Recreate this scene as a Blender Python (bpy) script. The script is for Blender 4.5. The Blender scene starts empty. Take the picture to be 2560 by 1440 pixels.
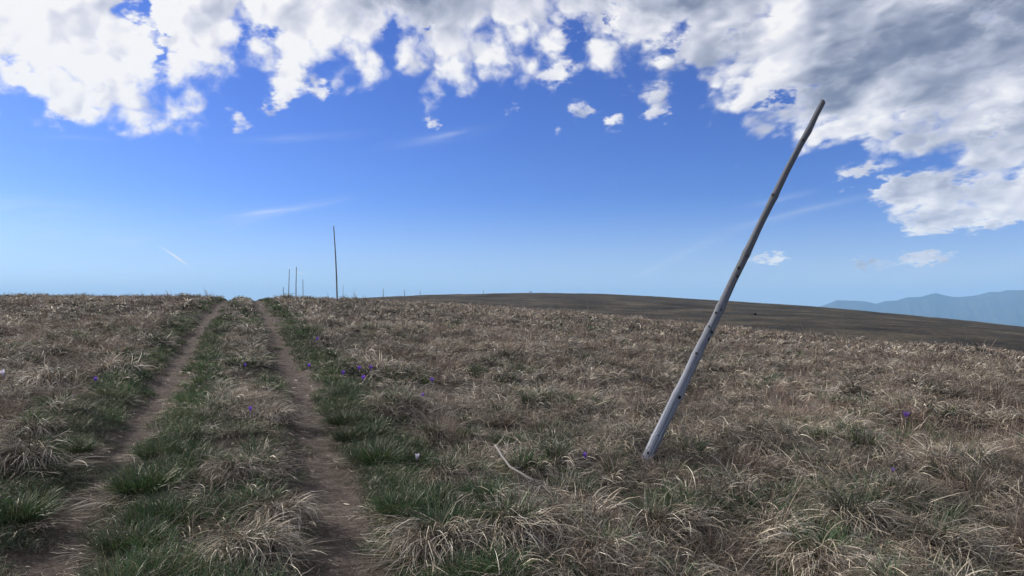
import bpy, bmesh, math, random, os
import numpy as np
from mathutils import Vector, Matrix, Quaternion

R = math.radians
sc = bpy.context.scene
col = sc.collection
random.seed(7)
rng = np.random.default_rng(7)

# ------------------------------------------------------------------ camera
F_PX, W_PX, H_PX = 1849.0, 2560.0, 1440.0      # focal length and size of the photograph in its own pixels
EYE = 1.55                                     # eye height above the track (m)
Y_HOR = 775.0                                  # row of the level horizon
PITCH = math.atan((Y_HOR - H_PX / 2) / F_PX)
cam_d = bpy.data.cameras.new('camera')
cam = bpy.data.objects.new('camera', cam_d)
col.objects.link(cam)
cam.location = (0, 0, EYE)
cam.rotation_euler = (R(90) + PITCH, 0, 0)
cam_d.sensor_width = 36.0
cam_d.lens = F_PX / W_PX * 36.0
cam_d.clip_start = 0.05
cam_d.clip_end = 200000.0
sc.camera = cam

# ------------------------------------------------------------------ light
SUN_AZ, SUN_EL = -68.0, 29.0                   # degrees; azimuth from straight ahead, + to the right
sun_dir = Vector((math.sin(R(SUN_AZ)) * math.cos(R(SUN_EL)), math.cos(R(SUN_AZ)) * math.cos(R(SUN_EL)), math.sin(R(SUN_EL))))
sun_d = bpy.data.lights.new('sun', 'SUN')
sun_d.energy = 5.0
sun_d.angle = R(1.5)                           # softened by the thin cloud in front of it
sun_d.color = (1.0, 0.94, 0.85)
sun = bpy.data.objects.new('sun', sun_d)
sun.rotation_euler = sun_dir.to_track_quat('Z', 'Y').to_euler()
col.objects.link(sun)

sc.view_settings.view_transform = 'Standard'
sc.view_settings.look = 'None'
sc.view_settings.gamma = 1.0
sc.view_settings.use_curve_mapping = False
sc.view_settings.exposure = 0.0
sc.cycles.use_denoising = True
sc.cycles.use_adaptive_sampling = True
sc.cycles.adaptive_threshold = 0.025
sc.cycles.adaptive_min_samples = 16
sc.cycles.max_bounces = 4
sc.cycles.diffuse_bounces = 2
sc.cycles.transmission_bounces = 2
sc.cycles.volume_bounces = 3


def ray(px, py):
    """direction of a photograph pixel in the world"""
    a, b = (px - W_PX / 2) / F_PX, (H_PX / 2 - py) / F_PX
    c, s = math.cos(PITCH), math.sin(PITCH)
    v = np.array([a, c - b * s, s + b * c])
    return v / np.linalg.norm(v)


def azel(px, py):
    v = ray(px, py)
    return math.degrees(math.atan2(v[0], v[1])), math.degrees(math.asin(v[2]))


# ------------------------------------------------------------------ small node-graph helper
class G:
    def __init__(self, nt):
        self.nt = nt

    def n(self, kind, **kw):
        nd = self.nt.nodes.new(kind)
        for k, v in kw.items():
            setattr(nd, k, v)
        return nd

    def put(self, sock, v):
        if isinstance(v, bpy.types.NodeSocket):
            self.nt.links.new(v, sock)
        elif v is not None:
            sock.default_value = v

    def m(self, op, a, b=None, c=None, clamp=False):
        nd = self.n('ShaderNodeMath', operation=op, use_clamp=clamp)
        self.put(nd.inputs[0], a)
        if b is not None: self.put(nd.inputs[1], b)
        if c is not None: self.put(nd.inputs[2], c)
        return nd.outputs[0]

    def vm(self, op, a, b=None, out=0):
        nd = self.n('ShaderNodeVectorMath', operation=op)
        self.put(nd.inputs[0], a)
        if b is not None: self.put(nd.inputs[1], b)
        return nd.outputs['Value'] if op in ('DOT_PRODUCT', 'LENGTH') else nd.outputs[0]

    def comb(self, x, y, z=0.0):
        nd = self.n('ShaderNodeCombineXYZ')
        for i, v in enumerate((x, y, z)): self.put(nd.inputs[i], v)
        return nd.outputs[0]

    def sep(self, v):
        nd = self.n('ShaderNodeSeparateXYZ'); self.put(nd.inputs[0], v)
        return nd.outputs

    def noise(self, vec, scale, detail=4.0, rough=0.55, dist=0.0, color=False, dim='3D', lac=2.0):
        nd = self.n('ShaderNodeTexNoise', noise_dimensions=dim)
        if vec is not None: self.put(nd.inputs['Vector'], vec)
        self.put(nd.inputs['Scale'], scale); self.put(nd.inputs['Detail'], detail)
        self.put(nd.inputs['Roughness'], rough); self.put(nd.inputs['Distortion'], dist)
        self.put(nd.inputs['Lacunarity'], lac)
        return nd.outputs['Color' if color else 'Fac']

    def mix(self, f, a, b, blend='MIX'):
        nd = self.n('ShaderNodeMix', data_type='RGBA', blend_type=blend)
        self.put(nd.inputs[0], f)
        self.put(nd.inputs[6], a if isinstance(a, bpy.types.NodeSocket) else (*a, 1)[:4])
        self.put(nd.inputs[7], b if isinstance(b, bpy.types.NodeSocket) else (*b, 1)[:4])
        return nd.outputs[2]

    def smooth(self, x, lo, hi, a=0.0, b=1.0):
        nd = self.n('ShaderNodeMapRange', interpolation_type='SMOOTHSTEP')
        for i, v in enumerate((x, lo, hi, a, b)): self.put(nd.inputs[i], v)
        return nd.outputs[0]

    def lin(self, x, lo, hi, a=0.0, b=1.0):
        nd = self.n('ShaderNodeMapRange')
        for i, v in enumerate((x, lo, hi, a, b)): self.put(nd.inputs[i], v)
        return nd.outputs[0]

    def ramp(self, fac, stops):
        nd = self.n('ShaderNodeValToRGB')
        cr = nd.color_ramp
        while len(cr.elements) < len(stops): cr.elements.new(0.5)
        for e, (p, c) in zip(cr.elements, stops):
            e.position = p; e.color = (*c, 1) if len(c) == 3 else c
        self.put(nd.inputs[0], fac)
        return nd.outputs[0]

    def attr(self, name, out='Fac'):
        nd = self.n('ShaderNodeAttribute', attribute_name=name)
        return nd.outputs[out]

    def blob(self, vec, px, py, rx, ry, rot=0.0, amp=1.0):
        """a soft ellipse in (azimuth, elevation) degrees, sized in photograph pixels"""
        a, e = azel(px, py)
        nd = self.n('ShaderNodeMapping', vector_type='TEXTURE')
        self.put(nd.inputs['Vector'], vec)
        nd.inputs['Location'].default_value = (a, e, 0)
        nd.inputs['Rotation'].default_value = (0, 0, R(rot))
        k = math.degrees(1 / F_PX) * 0.93
        nd.inputs['Scale'].default_value = (rx * k, ry * k, 1)
        d = self.vm('DOT_PRODUCT', nd.outputs[0], nd.outputs[0])
        return self.m('MULTIPLY', self.m('POWER', 0.3679, d), amp)


# ------------------------------------------------------------------ world: sky, clouds, cirrus
world = bpy.data.worlds.new('World')
sc.world = world
world.use_nodes = True
nt = world.node_tree
nt.nodes.clear()
g = G(nt)
tc = g.n('ShaderNodeTexCoord')
d = g.vm('NORMALIZE', tc.outputs['Generated'])
dx, dy, dz = g.sep(d)
sky = g.n('ShaderNodeTexSky', sky_type='NISHITA')
sky.sun_disc = False
sky.sun_elevation = R(SUN_EL)
sky.sun_rotation = R(SUN_AZ)
sky.altitude = 1300.0
sky.air_density = 1.0
sky.dust_density = 1.2
sky.ozone_density = 3.0
zc = g.m('MAXIMUM', dz, 0.004)
g.put(sky.inputs['Vector'], g.comb(dx, dy, zc)) if 'Vector' in sky.inputs else None
hs = g.n('ShaderNodeHueSaturation')
hs.inputs['Saturation'].default_value = 1.12
hs.inputs['Hue'].default_value = 0.512
g.put(hs.inputs['Color'], sky.outputs[0])
SKY = 0.13
gam = g.n('ShaderNodeGamma'); gam.inputs[1].default_value = 1.2        # a little deeper overhead than at the rim
g.put(gam.inputs[0], g.mix(1.0, hs.outputs[0], (0.58 * SKY, 0.74 * SKY, 1.13 * SKY), 'MULTIPLY'))
sky_c = g.mix(1.0, gam.outputs[0], (1.20 / SKY, 1.11 / SKY, 0.98 / SKY), 'MULTIPLY')

azd = g.m('MULTIPLY', g.m('ARCTAN2', dx, dy), 57.2958)
eld = g.m('MULTIPLY', g.m('ARCSINE', zc), 57.2958)
# position on the cloud layer (flattens towards the horizon)
q = g.vm('MULTIPLY', g.comb(dx, dy, 0), g.comb(*[g.m('DIVIDE', 1.0, g.m('ADD', zc, 0.34))] * 2, 0))
warp = g.vm('SUBTRACT', g.noise(q, 5.0, 3, 0.5, color=True), (0.5, 0.5, 0.5))
warp_a = g.vm('MULTIPLY', warp, (5.0, 3.2, 0.0))
ae = g.comb(azd, eld, 0)
aew = g.vm('ADD', ae, warp_a)
aw, ew, _ = g.sep(aew)

# lower edge of the cloud bank against azimuth
edge_px = [(-1500, 250), (-700, 210), (-250, 230), (0, 150), (60, 190), (150, 235), (270, 265), (380, 275), (440, 235), (500, 232), (560, 200), (600, 150), (625, 118),
           (650, 150), (720, 175), (790, 172), (850, 170), (910, 150), (945, 125), (970, 92), (1000, 118), (1050, 150), (1110, 168), (1190, 150), (1300, 115),
           (1400, 105), (1440, 115), (1500, 140), (1560, 125), (1640, 95), (1690, 80), (1730, 150), (1790, 235), (1850, 280), (1930, 305), (2010, 335), (2080, 372),
           (2180, 385), (2270, 375), (2330, 380), (2420, 440), (2560, 520), (2900, 560), (3600, 480)]
pts = []
for x, y in edge_px:
    a, e = azel(x, y)
    pts.append((a, e))
A0, A1 = -180.0, 180.0
pts = [(-180.0, 14.0), (-120.0, 12.0), (-80.0, 15.0)] + pts + [(80.0, 10.0), (130.0, 13.0), (180.0, 14.0)]
fc = g.n('ShaderNodeFloatCurve')
cu = fc.mapping.curves[0]
fc.mapping.use_clip = False
EMAX = 40.0
for i, (a, e) in enumerate(pts):
    X, Y = (a - A0) / (A1 - A0), e / EMAX
    if i == 0: cu.points[0].location = (X, Y)
    elif i == len(pts) - 1: cu.points[1].location = (X, Y)
    else: cu.points.new(X, Y)
fc.mapping.update()
g.put(fc.inputs['Value'], g.lin(aw, A0, A1, 0.0, 1.0))
edge = g.m('MULTIPLY', fc.outputs[0], EMAX)
cov = g.m('MULTIPLY_ADD', g.m('SUBTRACT', ew, edge), 0.34, 0.42)
cov = g.m('MINIMUM', g.m('MAXIMUM', cov, -1.25), 1.75)
over = g.smooth(eld, 25.0, 42.0, 0.0, 1.0)           # overhead the bank breaks up
cov = g.m('SUBTRACT', cov, over)
blobs = [  # gaps of blue: x, y, half width, half height (photograph pixels), turn, weight
    (385, 95, 20, 95, 14, -1.27), (345, 40, 40, 40, 0, -1.10), (630, 85, 18, 40, 5, -0.77), (262, 122, 20, 16, 0, -1.10), (305, 35, 40, 20, 0, -0.85),
    (690, 92, 34, 22, 20, -1.10), (975, 100, 16, 34, 0, -1.02), (1440, 100, 22, 64, -12, -0.85), (1530, 50, 14, 36, 0, -0.77), (1665, 95, 30, 56, -30, -0.68),
    (1955, 238, 56, 15, 15, -1.36), (1835, 88, 60, 11, 20, -0.94), (2505, 305, 66, 18, 20, -1.10), (2140, 450, 90, 24, 10, -1.10),
    (1090, 72, 18, 12, 0, -0.94), (2480, 605, 300, 42, 0, -1.27), (40, 140, 22, 24, 0, -0.59), (2200, 560, 200, 50, 8, -1.02),
    # clouds standing alone below the bank
    (608, 312, 41, 34, 10, 1.72), (680, 278, 28, 20, 20, 1.50), (728, 195, 35, 44, 0, 1.55), (795, 215, 26, 28, 40, 1.40), (1398, 188, 54, 29, 15, 1.72),
    (1452, 285, 36, 34, 0, 1.65), (1538, 294, 32, 26, -20, 1.65), (1640, 284, 52, 22, 25, 1.68), (1660, 226, 44, 24, 20, 1.3), (1395, 330, 26, 28, 30, 1.25),
    (1080, 312, 32, 18, 30, 1.55), (1278, 280, 20, 20, 0, 1.30), (180, 265, 41, 25, 30, 1.35), (75, 205, 41, 24, -20, 1.35), (710, 245, 20, 28, 0, 1.15),
    (2250, 485, 105, 44, 0, 2.15), (2340, 478, 95, 19, 0, 1.55), (2150, 432, 48, 15, 10, 1.45), (2450, 522, 174, 50, 12, 2.15), (2340, 552, 54, 20, 0, 1.72),
    (1903, 652, 51, 20, 5, 1.72), (1945, 646, 38, 24, 0, 1.72), (2265, 654, 127, 19, 3, 1.72), (2310, 645, 63, 18, 0, 1.45), (2460, 680, 32, 18, 15, 1.55), (1768, 698, 28, 10, 0, 1.35),
    (1882, 718, 44, 10, 8, 1.50), (2228, 704, 28, 11, 0, 1.35), (1510, 412, 22, 11, 20, 1.05), (2160, 662, 48, 14, 0, 1.05), (1690, 150, 63, 30, 30, 1.05)]
tot = cov
warp2 = g.vm('MULTIPLY', g.vm('SUBTRACT', g.noise(q, 34.0, 4, 0.6, color=True), (0.5, 0.5, 0.5)), (2.6, 1.9, 0))
aes = g.vm('ADD', ae, warp2)
aewf = g.vm('ADD', aew, g.vm('MULTIPLY', warp2, (1.3, 1.5, 0)))
blobs.sort(key=lambda b: b[5])                       # gaps first, then the single clouds
done = False
for b in blobs:
    if b[5] > 0 and not done:
        tot = g.m('MAXIMUM', tot, -1.3); done = True
    tot = g.m('ADD', tot, g.blob(aes if b[5] > 0 else aewf, *b))
# billow field: streets of cloud, drawn out and tilted towards the right
rgt = g.smooth(dx, 0.0, 0.42)
st = g.m('MULTIPLY_ADD', rgt, 0.9, 1.1)
tz = g.m('SUBTRACT', zc, g.m('MULTIPLY', g.m('MULTIPLY', dx, rgt), 0.10))
p = g.comb(dx, dy, g.m('MULTIPLY', g.m('SUBTRACT', tz, 0.25), st))
pn = g.vm('ADD', p, g.vm('MULTIPLY', warp, (0.03, 0.03, 0.03)))
f1 = g.noise(pn, 13.0, 10.0, 0.61, lac=2.1)
big = g.noise(p, 6.0, 2.0, 0.5)
rag = g.noise(pn, 48.0, 5.0, 0.65)
dens = g.m('ADD', tot, g.m('MULTIPLY_ADD', f1, 3.6, -1.8))
dens = g.m('ADD', dens, g.m('MULTIPLY_ADD', big, 1.0, -0.5))
dens = g.m('ADD', dens, g.m('MULTIPLY_ADD', rag, 0.7, -0.35))
def puff(vec, scale):
    nd = g.n('ShaderNodeTexVoronoi', feature='F1'); g.put(nd.inputs['Vector'], vec)
    nd.inputs['Scale'].default_value = scale; nd.inputs['Detail'].default_value = 1.2; nd.inputs['Roughness'].default_value = 0.5
    nd.inputs['Lacunarity'].default_value = 2.3
    return nd.outputs['Distance']


pw = g.vm('ADD', pn, g.vm('MULTIPLY', g.vm('SUBTRACT', g.noise(pn, 30.0, 2, 0.5, color=True), (0.5, 0.5, 0.5)), (0.03, 0.03, 0.03)))
v1 = puff(pw, 19.0)
dens = g.m('ADD', dens, g.m('MULTIPLY_ADD', v1, -1.6, 1.28))            # rounded heads
alpha = g.smooth(dens, -0.22, 1.0)
alpha = g.m('POWER', alpha, 1.3)
# relief: the smooth field sampled a little closer to the sun lights one flank of each billow and shades the other
o1 = tuple(Vector((-0.030, 0.0, 0.022)))
o2 = tuple(Vector((-0.011, 0.0, 0.009)))
e1 = g.m('SUBTRACT', g.noise(pn, 8.0, 2.0, 0.4), g.noise(g.vm('ADD', pn, o1), 8.0, 2.0, 0.4))
e2 = g.m('MULTIPLY', g.m('SUBTRACT', puff(g.vm('ADD', pw, o2), 19.0), v1), 0.8)
emb = g.m('ADD', g.m('MULTIPLY', e1, 1.15), g.m('MULTIPLY', e2, g.m('MULTIPLY_ADD', rgt, -0.25, 0.6)))
emb = g.m('MULTIPLY', emb, g.m('MULTIPLY_ADD', rgt, 0.35, 0.9))
thick = g.smooth(dens, 0.25, 1.9)
# how heavy the cloud is: thin and bright near the sun, heavy away from it
heavy_blobs = [(1000, 5, 190, 85, 8, 0.89), (1400, -20, 170, 50, 0, 0.38), (1720, 0, 260, 45, 12, 0.51), (2420, 90, 360, 105, 16, 0.59), (2130, 185, 230, 40, 18, 0.30), (2480, 370, 190, 40, 12, 0.19), (2450, 0, 300, 70, 0, 0.26),
               (2300, 300, 160, 26, 14, 0.21)]
heavy = None
for b in heavy_blobs:
    v = g.blob(aew, *b)
    heavy = v if heavy is None else g.m('ADD', heavy, v)
right_ = g.smooth(azd, -14.0, 26.0, 0.0, 0.26)
heavy = g.m('ADD', heavy, right_)
heavy = g.m('SUBTRACT', 0.86, g.m('MULTIPLY', g.m('POWER', 0.3679, g.m('MULTIPLY', heavy, 1.25)), 0.86))   # levels off in the heaviest cloud
lit = g.m('SUBTRACT', g.m('MULTIPLY_ADD', rgt, -0.05, 0.98), g.m('MULTIPLY', heavy, g.m('MULTIPLY_ADD', thick, 0.85, 0.15)))
lit = g.m('ADD', lit, g.m('MULTIPLY', emb, g.m('SUBTRACT', 1.2, g.m('MULTIPLY', heavy, 0.5))))
lit = g.m('MINIMUM', g.m('MAXIMUM', lit, 0.0), 1.0)
cloud_c = g.ramp(lit, [(0.0, (0.12, 0.15, 0.24)), (0.3, (0.235, 0.27, 0.37)), (0.6, (0.48, 0.51, 0.61)), (0.85, (0.80, 0.80, 0.86)), (1.0, (1.0, 0.985, 0.97))])
# cirrus
cir_list = [(700, 525, 135, 9, 12, 0.33), (640, 545, 60, 12, 20, 0.22), (740, 345, 130, 10, 6, 0.14), (1090, 345, 110, 12, 12, 0.16), (1980, 535, 150, 9, 12, 0.22), (1950, 497, 70, 8, 8, 0.2),
            (1640, 670, 90, 9, 22, 0.18), (300, 680, 240, 34, 3, 0.12), (120, 580, 200, 22, 0, 0.12), (60, 520, 160, 20, 0, 0.16), (320, 600, 60, 14, 0, 0.12), (1740, 620, 70, 10, 20, 0.14),
            (750, 683, 26, 2.2, -2, 0.5), (2300, 690, 360, 40, 0, 0.16), (1130, 330, 40, 6, 12, 0.14), (190, 345, 60, 6, 4, 0.12)]
cir = None
aec = g.vm('ADD', ae, g.vm('MULTIPLY', warp, (0.8, 0.5, 0)))
for b in cir_list:
    v = g.blob(aec, *b)
    cir = v if cir is None else g.m('ADD', cir, v)
streak = g.noise(g.vm('MULTIPLY', g.vm('ADD', aec, g.comb(0.0, g.m('MULTIPLY', azd, -0.2), 0.0)), (0.22, 1.9, 0)), 1.0, 6, 0.65)
cir = g.m('MULTIPLY', cir, g.smooth(streak, 0.3, 0.72, 0.12, 1.05), clamp=True)
con = g.m('ADD', g.blob(ae, 448, 648, 21, 2.3, -36, 1.25), g.blob(ae, 425, 632, 24, 2.1, -33, 0.65))
cir = g.m('MINIMUM', g.m('MAXIMUM', cir, con), 1.0)

bg_sky = g.n('ShaderNodeBackground')
g.put(bg_sky.inputs['Color'], sky_c)
bg_sky.inputs['Strength'].default_value = SKY
CLOUD = 1.0
bg_cl = g.n('ShaderNodeBackground')
g.put(bg_cl.inputs['Color'], cloud_c)
bg_cl.inputs['Strength'].default_value = CLOUD
bg_ci = g.n('ShaderNodeBackground')
bg_ci.inputs['Color'].default_value = (0.93, 0.96, 1.0, 1)
# thin veil of far-off cloud low all round the horizon
bg_ve = g.n('ShaderNodeBackground')
bg_ve.inputs['Color'].default_value = (0.80, 0.93, 1.12, 1)
m0 = g.n('ShaderNodeMixShader')
g.put(m0.inputs[0], g.smooth(eld, 9.0, -0.5, 0.0, 0.46)); g.put(m0.inputs[1], bg_sky.outputs[0]); g.put(m0.inputs[2], bg_ve.outputs[0])
m1 = g.n('ShaderNodeMixShader'); m2 = g.n('ShaderNodeMixShader')
g.put(m1.inputs[0], cir); g.put(m1.inputs[1], m0.outputs[0]); g.put(m1.inputs[2], bg_ci.outputs[0])
g.put(m2.inputs[0], g.m('MULTIPLY', alpha, 0.97)); g.put(m2.inputs[1], m1.outputs[0]); g.put(m2.inputs[2], bg_cl.outputs[0])
wo = g.n('ShaderNodeOutputWorld')
g.put(wo.inputs['Surface'], m2.outputs[0])
world.cycles.sampling_method = 'MANUAL'
world.cycles.sample_map_resolution = 512


# ------------------------------------------------------------------ tags
def tag(o, label=None, cat=None, group=None, kind=None):
    if label: o['label'] = label
    if cat: o['category'] = cat
    if group: o['group'] = group
    if kind: o['kind'] = kind
    return o


def mesh_obj(name, verts, faces, mat=None, parent=None, smooth=True, link=True):
    me = bpy.data.meshes.new(name)
    me.from_pydata([tuple(v) for v in verts], [], [tuple(f) for f in faces])
    me.update()
    if smooth:
        me.polygons.foreach_set('use_smooth', np.ones(len(me.polygons), dtype=bool))
    o = bpy.data.objects.new(name, me)
    if mat: me.materials.append(mat)
    if parent: o.parent = parent
    if link: col.objects.link(o)
    return o


def new_mat(name):
    m = bpy.data.materials.new(name)
    m.use_nodes = True
    m.node_tree.nodes.clear()
    g = G(m.node_tree)
    out = g.n('ShaderNodeOutputMaterial')
    return m, g, out


# ------------------------------------------------------------------ terrain function
def vnoise(x, y, seed=0):
    xi, yi = np.floor(x).astype(np.int64), np.floor(y).astype(np.int64)
    xf, yf = x - xi, y - yi

    def h(a, b):
        n = (a * 374761393 + b * 668265263 + seed * 1442695041) & 0x7fffffff
        n = ((n ^ (n >> 13)) * 1274126177) & 0x7fffffff
        n = (n ^ (n >> 16)) & 0xffffff
        return n / float(0xffffff)
    u, v = xf * xf * (3 - 2 * xf), yf * yf * (3 - 2 * yf)
    a = h(xi, yi) * (1 - u) + h(xi + 1, yi) * u
    b = h(xi, yi + 1) * (1 - u) + h(xi + 1, yi + 1) * u
    return a * (1 - v) + b * v


def fbm(x, y, seed=0, oct=4, gain=0.5):
    s, a, t = 0, 1.0, 0.0
    for i in range(oct):
        s = s + a * (vnoise(x * 2 ** i + 17.3 * i, y * 2 ** i - 9.1 * i, seed + i) - 0.5)
        t += a; a *= gain
    return s / t * 2       # about -1..1


def sstep(x, a, b):
    t = np.clip((x - a) / (b - a), 0, 1)
    return t * t * (3 - 2 * t)


def slope_of(px, py):
    v = ray(px, py)
    return math.degrees(math.atan2(v[0], v[1])), v[2] / math.hypot(v[0], v[1])


# near brow: pixel, distance
near_tab = [(0, 746, 45), (280, 746, 45), (560, 748, 45), (760, 750, 46), (900, 756, 48), (1060, 764, 49), (1300, 777, 46), (1500, 792, 43), (1800, 822, 40), (2200, 862, 34), (2560, 892, 30)]
NA, NT, ND = [], [], []
for px, py, D in near_tab:
    a, t = slope_of(px, py); NA.append(a); NT.append(t); ND.append(D)
NA = [-180, -140, -95, -60] + NA + [60, 100, 140, 180]
NT = [-.085, -.06, -.01, .012] + NT + [-.085, -.10, -.10, -.085]
ND = [60, 60, 50, 46] + ND + [28, 32, 45, 60]
# far hill crest: pixel, distance
far_tab = [(0, 760, 420), (500, 757, 420), (800, 751, 420), (960, 744, 440), (1050, 739.5, 470), (1130, 737, 520), (1210, 735, 560), (1327, 732.5, 600), (1450, 734, 620), (1600, 739, 620), (1700, 745, 610), (1850, 755, 590),
           (2048, 769, 560), (2200, 781, 540), (2330, 794, 520), (2450, 806, 500), (2560, 818, 490)]
FA, FT, FD = [], [], []
for px, py, D in far_tab:
    a, t = slope_of(px, py); FA.append(a); FT.append(t); FD.append(D)
FA = [-180, -90] + FA + [60, 90, 180]
FT = [-.12, -.02] + FT + [-.07, -.11, -.12]
FD = [400, 400] + FD + [450, 400, 400]


def sm_interp(a, xs, ys):
    """linear table, softened"""
    o = 0
    for k in (-1.6, -0.8, 0, 0.8, 1.6):
        o = o + np.interp(a + k, xs, ys)
    return o / 5


def z_base(x, y):
    x, y = np.asarray(x, float), np.asarray(y, float)
    r = np.hypot(x, y); a = np.degrees(np.arctan2(x, y))
    D, t = sm_interp(a, NA, ND), sm_interp(a, NA, NT)
    zD = EYE + D * t
    e = D * 0.24
    k = EYE / (e * (2 * D - e))
    s = (zD + k * e * e) / D
    r0 = D - e
    over = np.maximum(0, r - r0)
    lim = 2.2 * e                                   # then carry on straight down
    drop = np.where(over < lim, k * over ** 2, k * lim ** 2 + 2 * k * lim * (over - lim))
    zn = s * r - drop
    Df, tf = sm_interp(a, FA, FD), sm_interp(a, FA, FT)
    zf = EYE + Df * tf + tf * (r - Df) - 4.2e-5 * (r - Df) ** 2
    q = 4.2e-5
    rl = Df + 1500
    zf = np.where(r > rl, EYE + Df * tf + tf * (rl - Df) - q * 1500 ** 2 + (tf - 2 * q * 1500) * (r - rl), zf)
    w = sstep(r, D * 1.15, D * 2.4)
    z = zn * (1 - w) + zf * w
    z = np.maximum(z, -640 + 25 * fbm(x / 2600, y / 2600, 91, 3))
    return z


def hit(px, py, zfun, rmax=3000, z_off=0.0):
    v = ray(px, py)
    ts = np.concatenate([np.arange(1.0, 60, 0.02), np.geomspace(60, rmax, 3000)])
    P = v[None, :] * ts[:, None]
    P[:, 2] += EYE
    below = P[:, 2] <= zfun(P[:, 0], P[:, 1]) + z_off
    i = int(np.argmax(below)) if below.any() else len(ts) - 1
    return P[i]


# wheel ruts traced on the ground
rut_l_px = [(20, 1640), (70, 1520), (110, 1440), (160, 1340), (225, 1240), (285, 1165), (330, 1090), (372, 1020), (412, 960), (442, 905), (478, 850), (512, 805), (540, 772), (556, 757)]
rut_r_px = [(900, 1640), (872, 1520), (858, 1440), (846, 1330), (838, 1230), (822, 1150), (796, 1080), (766, 1010), (742, 950), (722, 900), (702, 850), (676, 805), (660, 775), (650, 757)]


def trace(pxs):
    P = np.array([hit(x, y, z_base)[:2] for x, y in pxs])
    d0 = (P[0] - P[1]) / np.linalg.norm(P[0] - P[1])
    d1 = (P[-1] - P[-3]) / np.linalg.norm(P[-1] - P[-3])
    P = np.vstack([P[0] + d0 * 12, P[0] + d0 * 3, P, P[-1] + d1 * 10, P[-1] + d1 * 60])
    s = np.concatenate([[0], np.cumsum(np.linalg.norm(np.diff(P, axis=0), axis=1))])
    ss = np.linspace(0, s[-1], 500)
    Q = np.stack([np.interp(ss, s, P[:, 0]), np.interp(ss, s, P[:, 1])], 1)
    for _ in range(6):
        Q[1:-1] = (Q[:-2] + 2 * Q[1:-1] + Q[2:]) / 4
    return Q


RUT_L, RUT_R = trace(rut_l_px), trace(rut_r_px)


def rut_dist(x, y, Q):
    """signed sideways distance to a rut (+ to the right of it)"""
    x, y = np.asarray(x, float), np.asarray(y, float)
    # ruts run roughly along y: use their x at that y
    o = np.argsort(Q[:, 1])
    qx = np.interp(y, Q[o, 1], Q[o, 0])
    sl = np.gradient(Q[o, 0], Q[o, 1] + np.arange(len(o)) * 1e-9)
    k = np.interp(y, Q[o, 1], sl)
    return (x - qx) / np.sqrt(1 + k * k)


def z_ground(x, y):
    x, y = np.asarray(x, float), np.asarray(y, float)
    r = np.hypot(x, y)
    z = z_base(x, y)
    fade = 1 - sstep(r, 60, 140)
    dl, dr = rut_dist(x, y, RUT_L), rut_dist(x, y, RUT_R)
    off = np.minimum(sstep(np.abs(dl), 0.15, 0.6), sstep(np.abs(dr), 0.25, 0.85))
    z = z + fade * off * (0.115 * fbm(x / 0.70, y / 0.70, 3, 3) + 0.05 * fbm(x / 2.3, y / 2.3, 5, 2)) + fade * 0.07 * fbm(x / 7.0, y / 7.0, 8, 2) * sstep(r, 3, 10)
    z = z + 0.012 * fade * (1 - off) * fbm(x / 0.25, y / 0.25, 23, 3)
    wl = 0.27 + 0.05 * fbm(y * 0.6, y * 0 + 3, 31, 2)
    z = z - fade * (0.105 * np.exp(-(dl / wl) ** 4) + 0.10 * np.exp(-(dr / 0.28) ** 4))
    z = z + fade * 0.035 * np.exp(-((dl + 0.62) / 0.3) ** 2)
    # far pasture: low swells and terracettes
    far = sstep(r, 90, 220) * (1 - sstep(r, 700, 1200))
    z = z + far * (0.9 * fbm(x / 60, y / 45, 41, 3) + 0.22 * fbm(x / 9, y / 6, 43, 3))
    return z


# ------------------------------------------------------------------ ground sheet
az_in = np.arange(-44, 44.01, 0.2)
az_out = np.concatenate([np.arange(46, 180, 4.0)])
AZ = np.concatenate([-az_out[::-1], az_in, az_out, [180.0]])
RR = [0.25]
while RR[-1] < 70: RR.append(RR[-1] * 1.0 + max(0.03, RR[-1] * 0.0095))
while RR[-1] < 1400: RR.append(RR[-1] * 1.018)
while RR[-1] < 24000: RR.append(RR[-1] * 1.09)
RR = np.array(RR)
na, nr = len(AZ), len(RR)
AA, RG = np.meshgrid(np.radians(AZ), RR, indexing='ij')
GX, GY = RG * np.sin(AA), RG * np.cos(AA)
GZ = z_ground(GX, GY)
verts = np.stack([GX, GY, GZ], -1).reshape(-1, 3)
i0 = (np.arange(na)[:, None] * nr + np.arange(nr - 1)[None, :])
nx = ((np.arange(na) + 1) % na)[:, None] * nr + np.arange(nr - 1)[None, :]
quads = np.stack([i0, i0 + 1, nx + 1, nx], -1).reshape(-1, 4)
vc = len(verts)
verts = np.vstack([verts, [[0, 0, float(z_ground(0.0, 0.0))]]])
me = bpy.data.meshes.new('ground')
tri = np.stack([np.full(na, vc), np.arange(na) * nr, ((np.arange(na) + 1) % na) * nr], -1)
me.vertices.add(len(verts)); me.vertices.foreach_set('co', verts.ravel())
loops = np.concatenate([quads.ravel(), tri.ravel()])
me.loops.add(len(loops)); me.loops.foreach_set('vertex_index', loops.astype(np.int32))
starts = np.concatenate([np.arange(len(quads)) * 4, len(quads) * 4 + np.arange(na) * 3])
me.polygons.add(len(starts)); me.polygons.foreach_set('loop_start', starts.astype(np.int32))
me.update(calc_edges=True); me.validate()
me.polygons.foreach_set('use_smooth', np.ones(len(me.polygons), dtype=bool))
dl, dr = rut_dist(verts[:, 0], verts[:, 1], RUT_L), rut_dist(verts[:, 0], verts[:, 1], RUT_R)
rv = np.hypot(verts[:, 0], verts[:, 1])
wob = 0.09 * fbm(verts[:, 0] / 0.4, verts[:, 1] / 0.4, 77, 3)
soil = np.maximum(1 - sstep(np.abs(dl) + wob, 0.16, 0.33), 0.95 * (1 - sstep(np.abs(dr) + wob, 0.14, 0.33)))
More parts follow.
